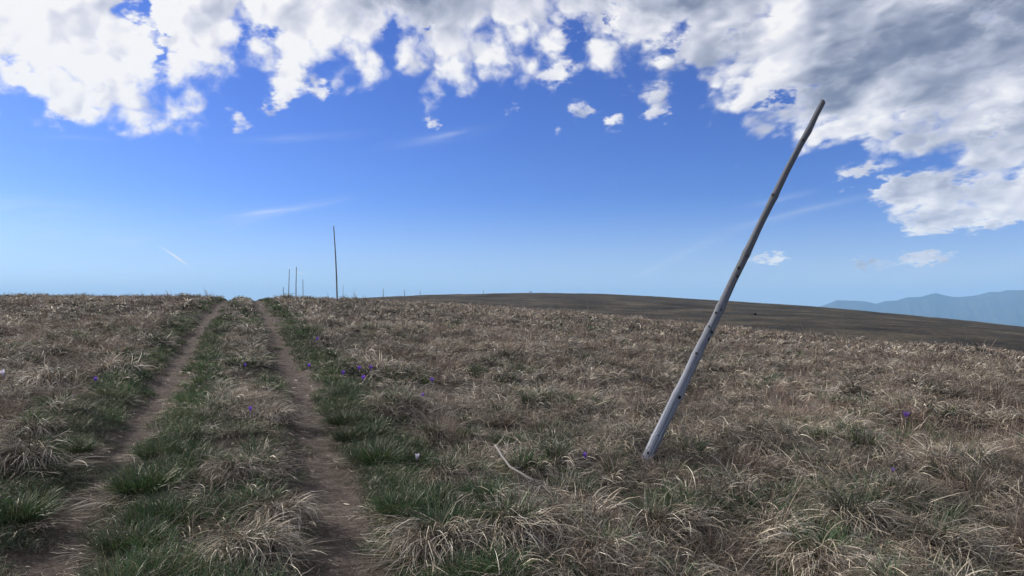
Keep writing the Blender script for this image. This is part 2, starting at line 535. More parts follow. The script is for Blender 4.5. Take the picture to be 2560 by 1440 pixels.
soil = soil * (1 - sstep(rv, 80, 150))
at = me.attributes.new('soil', 'FLOAT', 'POINT'); at.data.foreach_set('value', soil.astype(np.float32))
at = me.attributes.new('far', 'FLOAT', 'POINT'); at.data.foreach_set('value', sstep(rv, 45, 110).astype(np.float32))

gm, g, out = new_mat('ground_soil_and_thatch')
pos = g.n('ShaderNodeNewGeometry').outputs['Position']
n1 = g.noise(pos, 9.0, 6, 0.65)
n2 = g.noise(pos, 1.3, 4, 0.6)
n3 = g.noise(pos, 60.0, 4, 0.7)
thatch = g.ramp(n1, [(0.25, (0.016, 0.014, 0.011)), (0.5, (0.038, 0.032, 0.025)), (0.75, (0.09, 0.076, 0.06))])
soilc = g.ramp(g.m('MULTIPLY_ADD', n3, 0.5, g.m('MULTIPLY', n1, 0.5)), [(0.34, (0.030, 0.024, 0.020)), (0.5, (0.088, 0.071, 0.061)), (0.68, (0.20, 0.165, 0.142))])
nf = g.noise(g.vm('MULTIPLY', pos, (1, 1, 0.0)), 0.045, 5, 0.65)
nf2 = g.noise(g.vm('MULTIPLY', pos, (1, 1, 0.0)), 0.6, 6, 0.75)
far_shaded_c = g.ramp(g.m('MULTIPLY_ADD', nf, 0.6, g.m('MULTIPLY', nf2, 0.52)), [(0.46, (0.007, 0.006, 0.005)), (0.53, (0.027, 0.023, 0.017)), (0.60, (0.055, 0.046, 0.031)), (0.68, (0.11, 0.09, 0.06))])  # far hill grass, darkened in its colour to stand for cloud shadow
c = g.mix(g.attr('soil'), thatch, soilc)
c = g.mix(g.attr('far'), c, far_shaded_c)
# the valley floor and forests far below
_, _, pz = g.sep(pos)
c = g.mix(g.smooth(pz, -60.0, -160.0), c, g.ramp(g.noise(pos, 0.0012, 5, 0.6), [(0.4, (0.02, 0.035, 0.015)), (0.6, (0.06, 0.07, 0.03))]))
bs = g.n('ShaderNodeBsdfPrincipled')
g.put(bs.inputs['Base Color'], c)
bs.inputs['Roughness'].default_value = 0.95
bs.inputs['Specular IOR Level'].default_value = 0.15
bp = g.n('ShaderNodeBump'); bp.inputs['Strength'].default_value = 0.9; bp.inputs['Distance'].default_value = 0.03
g.put(bp.inputs['Height'], g.noise(pos, 35.0, 5, 0.65)); g.put(bs.inputs['Normal'], bp.outputs[0])
g.put(out.inputs['Surface'], bs.outputs[0])
me.materials.append(gm)
ground = bpy.data.objects.new('ground', me); col.objects.link(ground)
tag(ground, 'dry mountain meadow rising to a low crest with two worn wheel ruts', 'ground', kind='structure')

# ------------------------------------------------------------------ far mountains
ridge_px = [(1700, 850), (1850, 822), (1960, 797), (2020, 772), (2060, 762), (2092, 749), (2140, 750), (2170, 753), (2190, 758), (2215, 751), (2240, 750), (2268, 742), (2305, 740), (2325, 734), (2340, 731), (2355, 735),
            (2385, 741), (2400, 741), (2440, 737), (2475, 728), (2500, 728), (2515, 724), (2560, 723), (2640, 717), (2760, 726), (2900, 716), (3100, 724), (3400, 718), (3900, 745), (5200, 770)]
MA = [slope_of(x, y)[0] for x, y in ridge_px]; MT = [slope_of(x, y)[1] for x, y in ridge_px]
ma = np.arange(MA[0], MA[-1], 0.06); mr = np.linspace(-1, 1, 90)
A2, S2 = np.meshgrid(ma, mr, indexing='ij')
D_M = 19000 + 1500 * fbm(A2[:, :1] / 7, A2[:, :1] * 0, 61, 2)
rr = D_M + S2 * np.where(S2 > 0, 3200, 5200)
zr = EYE + D_M * np.interp(A2, MA, MT)
base = -660
sp = 1 - np.abs(S2)
spur = np.abs(fbm(A2 * 0.9 + S2 * 1.3, S2 * 1.2, 63, 4, 0.55))
prof = sp ** 1.25
zz = base + (zr - base) * prof
zz = zz - 230 * spur * (prof * (1 - prof)) * 3.0
mx, my = rr * np.sin(np.radians(A2)), rr * np.cos(np.radians(A2))
n_a, n_r = A2.shape
vi = np.arange(n_a * n_r).reshape(n_a, n_r)
qf = np.stack([vi[:-1, :-1], vi[:-1, 1:], vi[1:, 1:], vi[1:, :-1]], -1).reshape(-1, 4)
mm, g, out = new_mat('distant_forest_slopes')
pos = g.n('ShaderNodeNewGeometry').outputs['Position']
bs = g.n('ShaderNodeBsdfPrincipled')
g.put(bs.inputs['Base Color'], g.ramp(g.noise(pos, 0.0011, 5, 0.6), [(0.38, (0.022, 0.034, 0.018)), (0.6, (0.06, 0.062, 0.036))]))
bs.inputs['Roughness'].default_value = 1.0
bs.inputs['Specular IOR Level'].default_value = 0.0
g.put(out.inputs['Surface'], bs.outputs[0])
mo = mesh_obj('mountains', np.stack([mx, my, zz], -1).reshape(-1, 3), qf, mm)
tag(mo, 'hazy blue mountain range beyond the dark far hillside', 'mountains', kind='structure')

# ------------------------------------------------------------------ haze: even air round the whole scene
hz, g, out = new_mat('haze_air')
pv = g.n('ShaderNodeVolumePrincipled')
pv.inputs['Color'].default_value = (0.38, 0.66, 1.0, 1)
pv.inputs['Density'].default_value = 5.8e-5
pv.inputs['Anisotropy'].default_value = 0.0
g.put(out.inputs['Volume'], pv.outputs[0])
HX, HZ0, HZ1 = 25500, -720, 640
hb = [(sx * HX, sy * HX, z) for z in (HZ0, HZ1) for sx, sy in ((-1, -1), (1, -1), (1, 1), (-1, 1))]
haze = mesh_obj('haze', hb, [(3, 2, 1, 0), (4, 5, 6, 7), (0, 1, 5, 4), (1, 2, 6, 5), (2, 3, 7, 6), (3, 0, 4, 7)], hz, smooth=False)
tag(haze, 'pale blue haze in the air over the distant mountains', 'haze', kind='stuff')

#==DETAIL==
# ------------------------------------------------------------------ materials of small things
def blade_mat(name, trans=0.35, var=0.35):
    m, g, out = new_mat(name)
    c = g.attr('col', 'Color')
    oi = g.n('ShaderNodeObjectInfo')
    pos = g.n('ShaderNodeNewGeometry').outputs['Position']
    k = g.m('MULTIPLY_ADD', oi.outputs['Random'], var, 1 - var / 2)
    k = g.m('MULTIPLY', k, g.lin(g.noise(pos, 0.30, 2, 0.6), 0.35, 0.65, 0.72, 1.25))
    k = g.m('MULTIPLY', k, g.lin(g.noise(pos, 1.7, 3, 0.6), 0.32, 0.68, 0.62, 1.34))
    c = g.mix(1.0, c, g.comb(g.m('MULTIPLY', k, 0.91), g.m('MULTIPLY', k, 0.955), g.m('MULTIPLY', k, 1.05)), 'MULTIPLY')
    df = g.n('ShaderNodeBsdfDiffuse'); g.put(df.inputs['Color'], c)
    tr = g.n('ShaderNodeBsdfTranslucent'); g.put(tr.inputs['Color'], c)
    gl = g.n('ShaderNodeBsdfGlossy'); gl.inputs['Roughness'].default_value = 0.45
    gl.inputs['Color'].default_value = (0.9, 0.88, 0.85, 1)
    mx = g.n('ShaderNodeMixShader'); mx.inputs[0].default_value = trans
    g.put(mx.inputs[1], df.outputs[0]); g.put(mx.inputs[2], tr.outputs[0])
    m2 = g.n('ShaderNodeMixShader'); m2.inputs[0].default_value = 0.05
    g.put(m2.inputs[1], mx.outputs[0]); g.put(m2.inputs[2], gl.outputs[0])
    g.put(out.inputs['Surface'], m2.outputs[0])
    return m


def wood_mat(name, lo, hi, far=False):
    """weathered bare wood; 'along' runs up the pole, 'around' about it"""
    m, g, out = new_mat(name)
    al, ar = g.attr('along'), g.attr('around')
    v = g.comb(g.m('MULTIPLY', g.m('COSINE', ar), 1.0), g.m('SINE', ar), g.m('MULTIPLY', al, 0.5))
    fine = g.noise(g.vm('MULTIPLY', v, (9, 9, 1.1)), 1.0, 5, 0.65)
    broad = g.noise(g.vm('MULTIPLY', v, (1.2, 1.2, 2.2)), 1.0, 4, 0.6)
    crack = g.noise(g.vm('MULTIPLY', v, (4.5, 4.5, 0.45)), 1.0, 3, 0.5)
    crack = g.smooth(g.m('ABSOLUTE', g.m('SUBTRACT', crack, 0.5)), 0.006, 0.026)
    c = g.mix(g.m('MULTIPLY_ADD', fine, 0.6, g.m('MULTIPLY', broad, 0.4)), lo, hi)
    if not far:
        kk = g.lin(g.m('ADD', al, g.m('MULTIPLY_ADD', broad, 1.0, -0.5)), 0.3, 2.4, 1.2, 0.42)  # upper length darkened in colour, painting in its dim tone against bright sky
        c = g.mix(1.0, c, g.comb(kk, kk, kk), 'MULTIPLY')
    c = g.mix(crack, (0.03, 0.028, 0.028), c)
    bs = g.n('ShaderNodeBsdfPrincipled')
    g.put(bs.inputs['Base Color'], c)
    bs.inputs['Roughness'].default_value = 0.62
    bs.inputs['Specular IOR Level'].default_value = 0.35
    bp = g.n('ShaderNodeBump'); bp.inputs['Strength'].default_value = 0.5; bp.inputs['Distance'].default_value = 0.004
    g.put(bp.inputs['Height'], g.m('MULTIPLY_ADD', crack, 0.7, g.m('MULTIPLY', fine, 0.5)))
    if not far: g.put(bs.inputs['Normal'], bp.outputs[0])
    g.put(out.inputs['Surface'], bs.outputs[0])
    return m


def flat_mat(name, c, rough=0.8, trans=0.0, spec=0.2):
    m, g, out = new_mat(name)
    pos = g.n('ShaderNodeNewGeometry').outputs['Position']
    k = g.lin(g.noise(pos, 90.0, 3, 0.6), 0.3, 0.7, 0.75, 1.2)
    cc = g.mix(1.0, c, g.comb(k, k, k), 'MULTIPLY')
    bs = g.n('ShaderNodeBsdfPrincipled'); g.put(bs.inputs['Base Color'], cc)
    bs.inputs['Roughness'].default_value = rough; bs.inputs['Specular IOR Level'].default_value = spec
    if trans:
        tr = g.n('ShaderNodeBsdfTranslucent'); g.put(tr.inputs['Color'], cc)
        mx = g.n('ShaderNodeMixShader'); mx.inputs[0].default_value = trans
        g.put(mx.inputs[1], bs.outputs[0]); g.put(mx.inputs[2], tr.outputs[0]); g.put(out.inputs['Surface'], mx.outputs[0])
    else:
        g.put(out.inputs['Surface'], bs.outputs[0])
    return m


M_DRY = blade_mat('dry_blades', 0.14)
M_GREEN = blade_mat('green_blades', 0.25)
M_POLE = wood_mat('weathered_spruce_pole', (0.088, 0.096, 0.122), (0.37, 0.39, 0.445))  # grey wood with the blue of reflected sky painted into its colour
M_POLE2 = wood_mat('grey_marker_pole', (0.08, 0.075, 0.075), (0.24, 0.225, 0.215), far=True)
M_STICK = wood_mat('bleached_branch', (0.11, 0.095, 0.088), (0.34, 0.31, 0.285))
M_KNOT = flat_mat('dark_knot_wood', (0.022, 0.02, 0.02), 0.7)
M_PETAL = flat_mat('violet_petal', (0.25, 0.11, 0.62), 0.5, 0.35)
M_PETALW = flat_mat('white_petal', (0.72, 0.68, 0.80), 0.5, 0.35)
M_STAMEN = flat_mat('orange_stamen', (0.75, 0.26, 0.02), 0.6)
M_TUBE = flat_mat('pale_flower_tube', (0.22, 0.18, 0.26), 0.6, 0.2)
M_LEAF = flat_mat('crocus_leaf', (0.05, 0.11, 0.035), 0.5, 0.2)


# ------------------------------------------------------------------ tapered stems along a path
def tube(name, P, rad, mat, parent=None, sides=14, sub=1, seed=0, rough=0.0, cap_tilt=(0, 0), bumps=()):
    """a tapered stem through the points P; bumps = (fraction, angle, height, width)"""
    P = np.array(P, float); rad = np.array(rad, float)
    s = np.concatenate([[0], np.cumsum(np.linalg.norm(np.diff(P, axis=0), axis=1))])
    L = s[-1]
    n = max(len(P), int((len(P) - 1) * sub) + 1)
    ss = np.linspace(0, L, n)
    Q = np.stack([np.interp(ss, s, P[:, k]) for k in range(3)], 1)
    for _ in range(2 if sub > 1 else 0):
        Q[1:-1] = (Q[:-2] + 2 * Q[1:-1] + Q[2:]) / 4
    rr = np.interp(ss, s, rad)
    T = np.gradient(Q, axis=0); T /= np.linalg.norm(T, axis=1)[:, None]
    u = np.cross(T, [0.0, 1.0, 0.02]); u /= np.linalg.norm(u, axis=1)[:, None]
    w = np.cross(T, u)
    V, al, ar = [], [], []
    r_ = np.random.default_rng(seed)
    ph = r_.uniform(0, 6.28, 4)
    for i in range(n):
        for j in range(sides):
            a = 2 * math.pi * j / sides
            k = 1 + rough * (0.5 * math.sin(2 * a + ph[0] + ss[i] * 2.1) + 0.35 * math.sin(3 * a + ph[1] - ss[i] * 5.0) + 0.3 * math.sin(5 * a + ph[2] + ss[i] * 9))
            for (bf, ba, bh, bw) in bumps:
                da = math.atan2(math.sin(a - ba), math.cos(a - ba))
                k += bh * math.exp(-((ss[i] - bf * L) / bw) ** 2) * (0.35 + 0.65 * math.exp(-(da / 0.9) ** 2))
            p = Q[i] + rr[i] * k * (math.cos(a) * u[i] + math.sin(a) * w[i])
            if i == n - 1: p = p + T[i] * rr[i] * (cap_tilt[0] * math.cos(a) + cap_tilt[1] * math.sin(a))
            V.append(p); al.append(ss[i]); ar.append(a)
    Fc = []
    for i in range(n - 1):
        for j in range(sides):
            Fc.append((i * sides + j, i * sides + (j + 1) % sides, (i + 1) * sides + (j + 1) % sides, (i + 1) * sides + j))
    # rounded end
    c0 = len(V)
    for j in range(sides):
        V.append(V[(n - 1) * sides + j] * 0.88 + Q[-1] * 0.12 + T[-1] * rr[-1] * 0.07); al.append(L); ar.append(2 * math.pi * j / sides)
    for j in range(sides):
        Fc.append(((n - 1) * sides + j, (n - 1) * sides + (j + 1) % sides, c0 + (j + 1) % sides, c0 + j))
    V.append(V[c0:c0 + sides] and sum(V[c0:c0 + sides]) / sides); al.append(L); ar.append(0)
    for j in range(sides): Fc.append((c0 + j, c0 + (j + 1) % sides, len(V) - 1))
    V.append(Q[0]); al.append(0); ar.append(0)
    for j in range(sides): Fc.append(((j + 1) % sides, j, len(V) - 1))
    o = mesh_obj(name, V, Fc, mat, parent)
    for nm, d_ in (('along', al), ('around', ar)):
        at = o.data.attributes.new(nm, 'FLOAT', 'POINT'); at.data.foreach_set('value', np.array(d_, np.float32))
    return o


def empty(name, loc):
    o = bpy.data.objects.new(name, None); o.location = loc; o.empty_display_size = 0.1
    col.objects.link(o)
    return o


# ------------------------------------------------------------------ the leaning pole
pb = hit(1611, 1157, z_ground)
Y_POLE = pb[1]


def on_plane(px, py, Y):
    v = ray(px, py)
    t = Y / v[1]
    return np.array([v[0] * t, Y, EYE + v[2] * t])


line_px = [(1590, 1205, 34), (1613, 1154, 34), (1637, 1104, 33.5), (1660, 1056, 33), (1686, 1002, 32.5), (1699, 978, 33), (1718, 938, 30), (1741, 889, 30.5), (1752, 866, 28.5), (1774, 826, 29), (1788, 797, 27), (1801, 770, 27.5),
           (1832, 702, 25), (1866, 634, 25.5), (1900, 562, 22.5), (1935, 492, 23), (1968, 425, 20.5), (2003, 358, 19.5), (2021, 328, 20), (2040, 288, 17.5), (2058, 254, 17)]
PP = np.array([on_plane(x, y, Y_POLE + 0.10 * i / 20) for i, (x, y, w) in enumerate(line_px)])     # leans a little away as well
pr = np.array([w * 0.79 * Y_POLE / F_PX / 2 for x, y, w in line_px])
root = empty('leaning_pole', tuple(pb))
tag(root, 'thick weathered grey wooden pole leaning far over in the tussocks', 'pole')
P_rel = PP - pb[None, :]
Ltot = np.concatenate([[0], np.cumsum(np.linalg.norm(np.diff(P_rel, axis=0), axis=1))])
knots_px = [(1771, 821), (1780, 828), (1775, 845), (1740, 886), (1750, 893), (1692, 982), (1699, 990), (1643, 1089), (1653, 1095), (1617, 1133), (2021, 327), (1934, 491), (1865, 631), (1869, 639), (1797, 768), (1806, 774), (1848, 672), (1790, 785),
            (2012, 352), (1846, 690)]
rings = [1095, 988, 890, 825, 770, 634, 492, 328]
ys = np.array([b for a, b, w in line_px], float)
bump = []
for yy in rings:
    f = np.interp(-yy, -ys, Ltot) / Ltot[-1]
    bump.append((f, random.uniform(0, 6.28), 0.11, 0.035))
    bump.append((f, random.uniform(0, 6.28), 0.09, 0.03))
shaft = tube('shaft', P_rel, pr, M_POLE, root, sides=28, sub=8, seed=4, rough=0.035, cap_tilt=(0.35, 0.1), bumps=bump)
# knots sit on the visible side
T_ = (P_rel[-1] - P_rel[0]) / np.linalg.norm(P_rel[-1] - P_rel[0])
knot_me = None
for (kx, ky) in knots_px:
    c_ = np.array([np.interp(-ky, -ys, P_rel[:, k]) for k in range(3)])
    rad_ = float(np.interp(-ky, -ys, pr))
    w_ = on_plane(kx, ky, Y_POLE) - pb
    side = np.cross(T_, [0, 1, 0]); side /= np.linalg.norm(side)
    sd = float(np.clip(np.dot(w_ - c_, side), -rad_ * 0.9, rad_ * 0.9))
    dep = math.sqrt(max(rad_ ** 2 - sd ** 2, 0))
    n_ = (side * sd + np.cross(side, T_) * 0 + np.array([0, -1.0, 0]) * dep) / rad_
    pos_ = c_ + n_ * rad_ * 0.99
    if knot_me is None:
        bm = bmesh.new()
        bmesh.ops.create_icosphere(bm, subdivisions=2, radius=1.0)
        for v in bm.verts:                          # a raised ring with a sunken heart
            rxy = math.hypot(v.co.x, v.co.y)
            v.co.z = v.co.z * 0.34 - (0.20 * math.exp(-(rxy / 0.45) ** 2) if v.co.z > 0 else 0)
        knot_me = bpy.data.meshes.new('knot'); bm.to_mesh(knot_me); bm.free()
        knot_me.materials.append(M_KNOT)
        knot_me.polygons.foreach_set('use_smooth', np.ones(len(knot_me.polygons), dtype=bool))
    ko = bpy.data.objects.new('knot', knot_me); col.objects.link(ko); ko.parent = root
    ko.location = tuple(pos_)
    zq = Vector(tuple(n_)).to_track_quat('Z', 'Y'); ko.rotation_euler = zq.to_euler()
    k = random.uniform(0.011, 0.016); ko.scale = (k, k * 1.2, k)

# ------------------------------------------------------------------ the line of marker poles
def marker(base_px, top_px, dist, w_m, label, group=None, bend=0.0, seed=0, nm='marker_pole'):
    vb = ray(*base_px); ab = math.atan2(vb[0], vb[1])
    x, y = dist * math.sin(ab), dist * math.cos(ab)
    z = float(z_ground(x, y))
    vt = ray(*top_px); t = dist / math.hypot(vt[0], vt[1])
    top = np.array([vt[0] * t, vt[1] * t, EYE + vt[2] * t])
    b0 = np.array([x, y, z])
    # the pole runs from the ground up to the top; below the crest its foot is hidden
    n = 9
    Pq = [b0 + (top - b0) * f + np.array([bend * math.sin(math.pi * f), 0, 0]) - b0 for f in np.linspace(-0.06, 1, n)]
    rq = [w_m / 2 * (1 - 0.42 * f) for f in np.linspace(0, 1, n)]
    o = tube(nm, Pq, rq, M_POLE2, None, sides=10, sub=3, seed=seed, rough=0.05)
    o.location = tuple(b0)
    tag(o, label, 'pole', group)
    print('pole', base_px, 'length', round(float(np.linalg.norm(top - b0)), 2))
    return o


pt = hit(843, 757, z_ground)
GP = 'marker poles along the ridge path'
marker((843, 757), (834, 565), float(math.hypot(pt[0], pt[1])), 0.088, 'tall thin bare pole standing straight on the crest right of the wheel ruts', GP, 0.03, 1)
marker((741, 741), (741, 667), 66, 0.10, 'tallest of the four thin poles clustered behind the crest by the track', GP, -0.03, 2)
marker((721, 740), (723.5, 673), 74, 0.10, 'thin pole tipped slightly right beside the tallest pole of the cluster behind the crest', GP, -0.02, 3)
marker((758.5, 741), (757, 698), 112, 0.13, 'short upright pole next to the tallest pole of the cluster behind the crest', GP, 0.03, 4)
marker((710.5, 739), (708, 717), 165, 0.20, 'shortest stubby leaning pole of the cluster behind the crest', GP, 0.0, 5)
marker((857.5, 744), (858, 712), 150, 0.10, 'faint thin pole just beyond the tall pole on the crest', GP, 0.0, 6)
far_lab = 'tiny distant marker pole on the skyline between the crest and the far hill'
for i, (bx, by, tx, ty, dd) in enumerate([(958.5, 744, 958, 721.5, 230), (1011.5, 741, 1011, 724.5, 330), (1050, 739, 1050.5, 727, 430), (1208, 735, 1208.5, 726, 540)]):
    marker((bx, by), (tx, ty), dd, 0.12 + 0.0006 * dd, far_lab, 'tiny marker poles on the far skyline', 0, 10 + i)
# pair of short posts on the far hilltop
va = ray(1326.5, 733); aa = math.atan2(va[0], va[1]); dd = 596.0
bx, by = dd * math.sin(aa), dd * math.cos(aa); bz = float(z_ground(bx, by))
pr_root = empty('post_pair', (bx, by, bz))
tag(pr_root, 'pair of short posts set in a V on top of the far hill', 'posts')
tube('post', [(-0.35, 0, -0.3), (-0.5, 0, 2.0)], [0.24, 0.2], M_POLE2, pr_root, sides=8, sub=3)
tube('post', [(0.35, 0, -0.3), (0.75, 0, 1.8)], [0.24, 0.2], M_POLE2, pr_root, sides=8, sub=3)

# ------------------------------------------------------------------ fallen branch
st_px = [(1238, 1113), (1247, 1126), (1255, 1140), (1266, 1154), (1275, 1168), (1290, 1176), (1304, 1183), (1318, 1193), (1337, 1203)]
SP = np.array([hit(x, y, z_ground, z_off=0.15) for x, y in st_px])
b0 = SP[4].copy(); b0[2] = float(z_ground(b0[0], b0[1]))
st = empty('fallen_branch', tuple(b0))
tag(st, 'crooked pale broken branch lying on the grass near the leaning pole', 'branch')
tube('stem', SP - b0, np.linspace(0.0095, 0.006, len(SP)), M_STICK, st, sides=10, sub=4, seed=9, rough=0.08)
tw = [hit(1275, 1168, z_ground, z_off=0.10), hit(1290, 1170, z_ground, z_off=0.12), hit(1303, 1168, z_ground, z_off=0.13)]
tube('twig', np.array(tw) - b0, [0.005, 0.004, 0.0025], M_STICK, st, sides=7, sub=3)
tw = [hit(1255, 1140, z_ground, z_off=0.10), hit(1261, 1139, z_ground, z_off=0.12), hit(1266, 1134, z_ground, z_off=0.14)]
tube('twig', np.array(tw) - b0, [0.005, 0.004, 0.0025], M_STICK, st, sides=7, sub=3)

# ------------------------------------------------------------------ crocuses
def petal_mesh(open_):
    V, Fc = [], []
    nu, nv = 5, 7
    for i in range(nv):
        f = i / (nv - 1)
        wdt = 0.011 * math.sin(math.pi * min(1, 0.12 + 0.80 * f)) ** 0.8 * (1.0 if f < 0.98 else 0.35)
        rad = 0.003 + open_ * 0.020 * f ** 1.2
        zz_ = 0.045 * f
        for j in range(nu):
            u = (j / (nu - 1) - 0.5) * 2
            V.append((rad - 0.35 * wdt * u * u * (1 - open_ * 0.4) * -0.6, u * wdt, zz_ + 0.001 * (1 - u * u)))
    for i in range(nv - 1):
        for j in range(nu - 1):
            a = i * nu + j
            Fc.append((a, a + 1, a + nu + 1, a + nu))
    return V, Fc


OPEN_AT = [(pb[0], pb[1], 0.13, 0.50)] + [(q_[0], q_[1], 0.09, 0.48) for q_ in SP[::2]]


def crocus(px, py, label, white=False, size=1.0, open_=1.0, group='crocuses scattered in the grass'):
    p = hit(px, py, z_ground, z_off=0.10 * size)
    z0 = float(z_ground(p[0], p[1]))
    r0 = empty('crocus', (p[0], p[1], z0)); OPEN_AT.append((p[0], p[1], 0.07, 0.26 if math.hypot(p[0], p[1]) < 9 else 0.55))
    r0.rotation_euler = (random.uniform(-.25, .1), random.uniform(-.2, .2), random.uniform(0, 6.28))
    tag(r0, label, 'flower', group)
    h = max(0.06, p[2] - z0 - 0.02)
    tube('stem', [(0, 0, -0.01), (0.002, 0, h * 0.5), (0, 0, h)], [0.0028, 0.003, 0.004], M_TUBE, r0, sides=6, sub=1)
    V, Fc = petal_mesh(open_)
    first = None
    for k in range(6):
        if first is None:
            o = mesh_obj('petal', V, Fc, M_PETALW if white else M_PETAL, r0); first = o.data
        else:
            o = bpy.data.objects.new('petal', first); col.objects.link(o); o.parent = r0
        o.location = (0, 0, h - 0.002); o.rotation_euler = (0, 0, k * math.pi / 3 + (0.1 if k % 2 else 0)); o.scale = (size * (0.92 if k % 2 else 1),) * 3
    tube('stamen', [(0, 0, h), (0.001, 0, h + 0.028 * size)], [0.002 * size, 0.003 * size], M_STAMEN, r0, sides=5, sub=1)
    for k in range(3):
        a = random.uniform(0, 6.28); l = random.uniform(0.07, 0.11)
        dx_, dy_ = math.cos(a), math.sin(a)
        pv_ = [np.array([dx_ * l * 0.55 * f ** 1.4, dy_ * l * 0.55 * f ** 1.4, l * (f - 0.25 * f * f)]) for f in np.linspace(0, 1, 5)]
        sd_ = np.array([-dy_, dx_, 0]) * 0.0022
        V2 = []
        for i, q_ in enumerate(pv_): V2 += [q_ - sd_ * (1 - 0.8 * i / 4), q_ + sd_ * (1 - 0.8 * i / 4)]
        mesh_obj('leaf', V2, [(2 * i, 2 * i + 1, 2 * i + 3, 2 * i + 2) for i in range(4)], M_LEAF, r0)


CG = 'purple crocus in the dry grass between the wheel ruts and the leaning pole'
crocus(2265, 1038, 'wide open violet crocus alone in the brown grass far right of the leaning pole', size=1.45, open_=1.25)
for (x, y) in [(898, 920), (922, 918), (912, 944), (856, 932), (770, 914), (790, 847), (1084, 949), (1056, 988)]:
    crocus(x, y, CG, size=1.25 if y > 900 else 1.35, open_=random.uniform(0.75, 1.15), group='purple crocuses right of the ruts')
crocus(1470, 1136, 'small half closed purple crocus in the grass near the fallen branch', size=1.0, open_=0.6)
crocus(2228, 1172, 'small half closed purple crocus sunk in a green tuft right of the leaning pole', size=0.9, open_=0.6)
crocus(1042, 1141, 'pale white crocus beside the green tuft at the right wheel rut', white=True, size=1.0, open_=0.8)
for (x, y) in [(617, 911), (625, 1021)]:
    crocus(x, y, 'pale lilac crocus in the grass strip between the two wheel ruts', size=1.0, open_=0.7, group='crocuses between the ruts')
crocus(239, 947, 'small purple crocus in the grass left of the wheel ruts', size=1.1, open_=0.8)
crocus(18, 931, 'white crocus in the grey grass left of the wheel ruts', white=True, size=1.5, open_=1.0)

# ------------------------------------------------------------------ grass blades
def srgb(c):
    c = np.array(c, float) / 255
    return np.where(c < 0.04045, c / 12.92, ((c + 0.055) / 1.055) ** 2.4)


DRY = np.array([(0.285, 0.225, 0.148), (0.215, 0.172, 0.120), (0.385, 0.318, 0.222), (0.130, 0.098, 0.068), (0.230, 0.200, 0.155), (0.105, 0.070, 0.048), (0.50, 0.425, 0.315)])
RED = np.array([(0.195, 0.132, 0.090), (0.15, 0.102, 0.072), (0.26, 0.192, 0.135), (0.105, 0.068, 0.050)])
GRN = np.array([(0.021, 0.052, 0.014), (0.029, 0.066, 0.017), (0.017, 0.042, 0.013), (0.056, 0.082, 0.028)])
OLV = np.array([(0.060, 0.074, 0.028), (0.085, 0.085, 0.037), (0.145, 0.127, 0.068), (0.042, 0.064, 0.022)])
MIX = np.concatenate([DRY[:5], OLV, GRN[:2]])


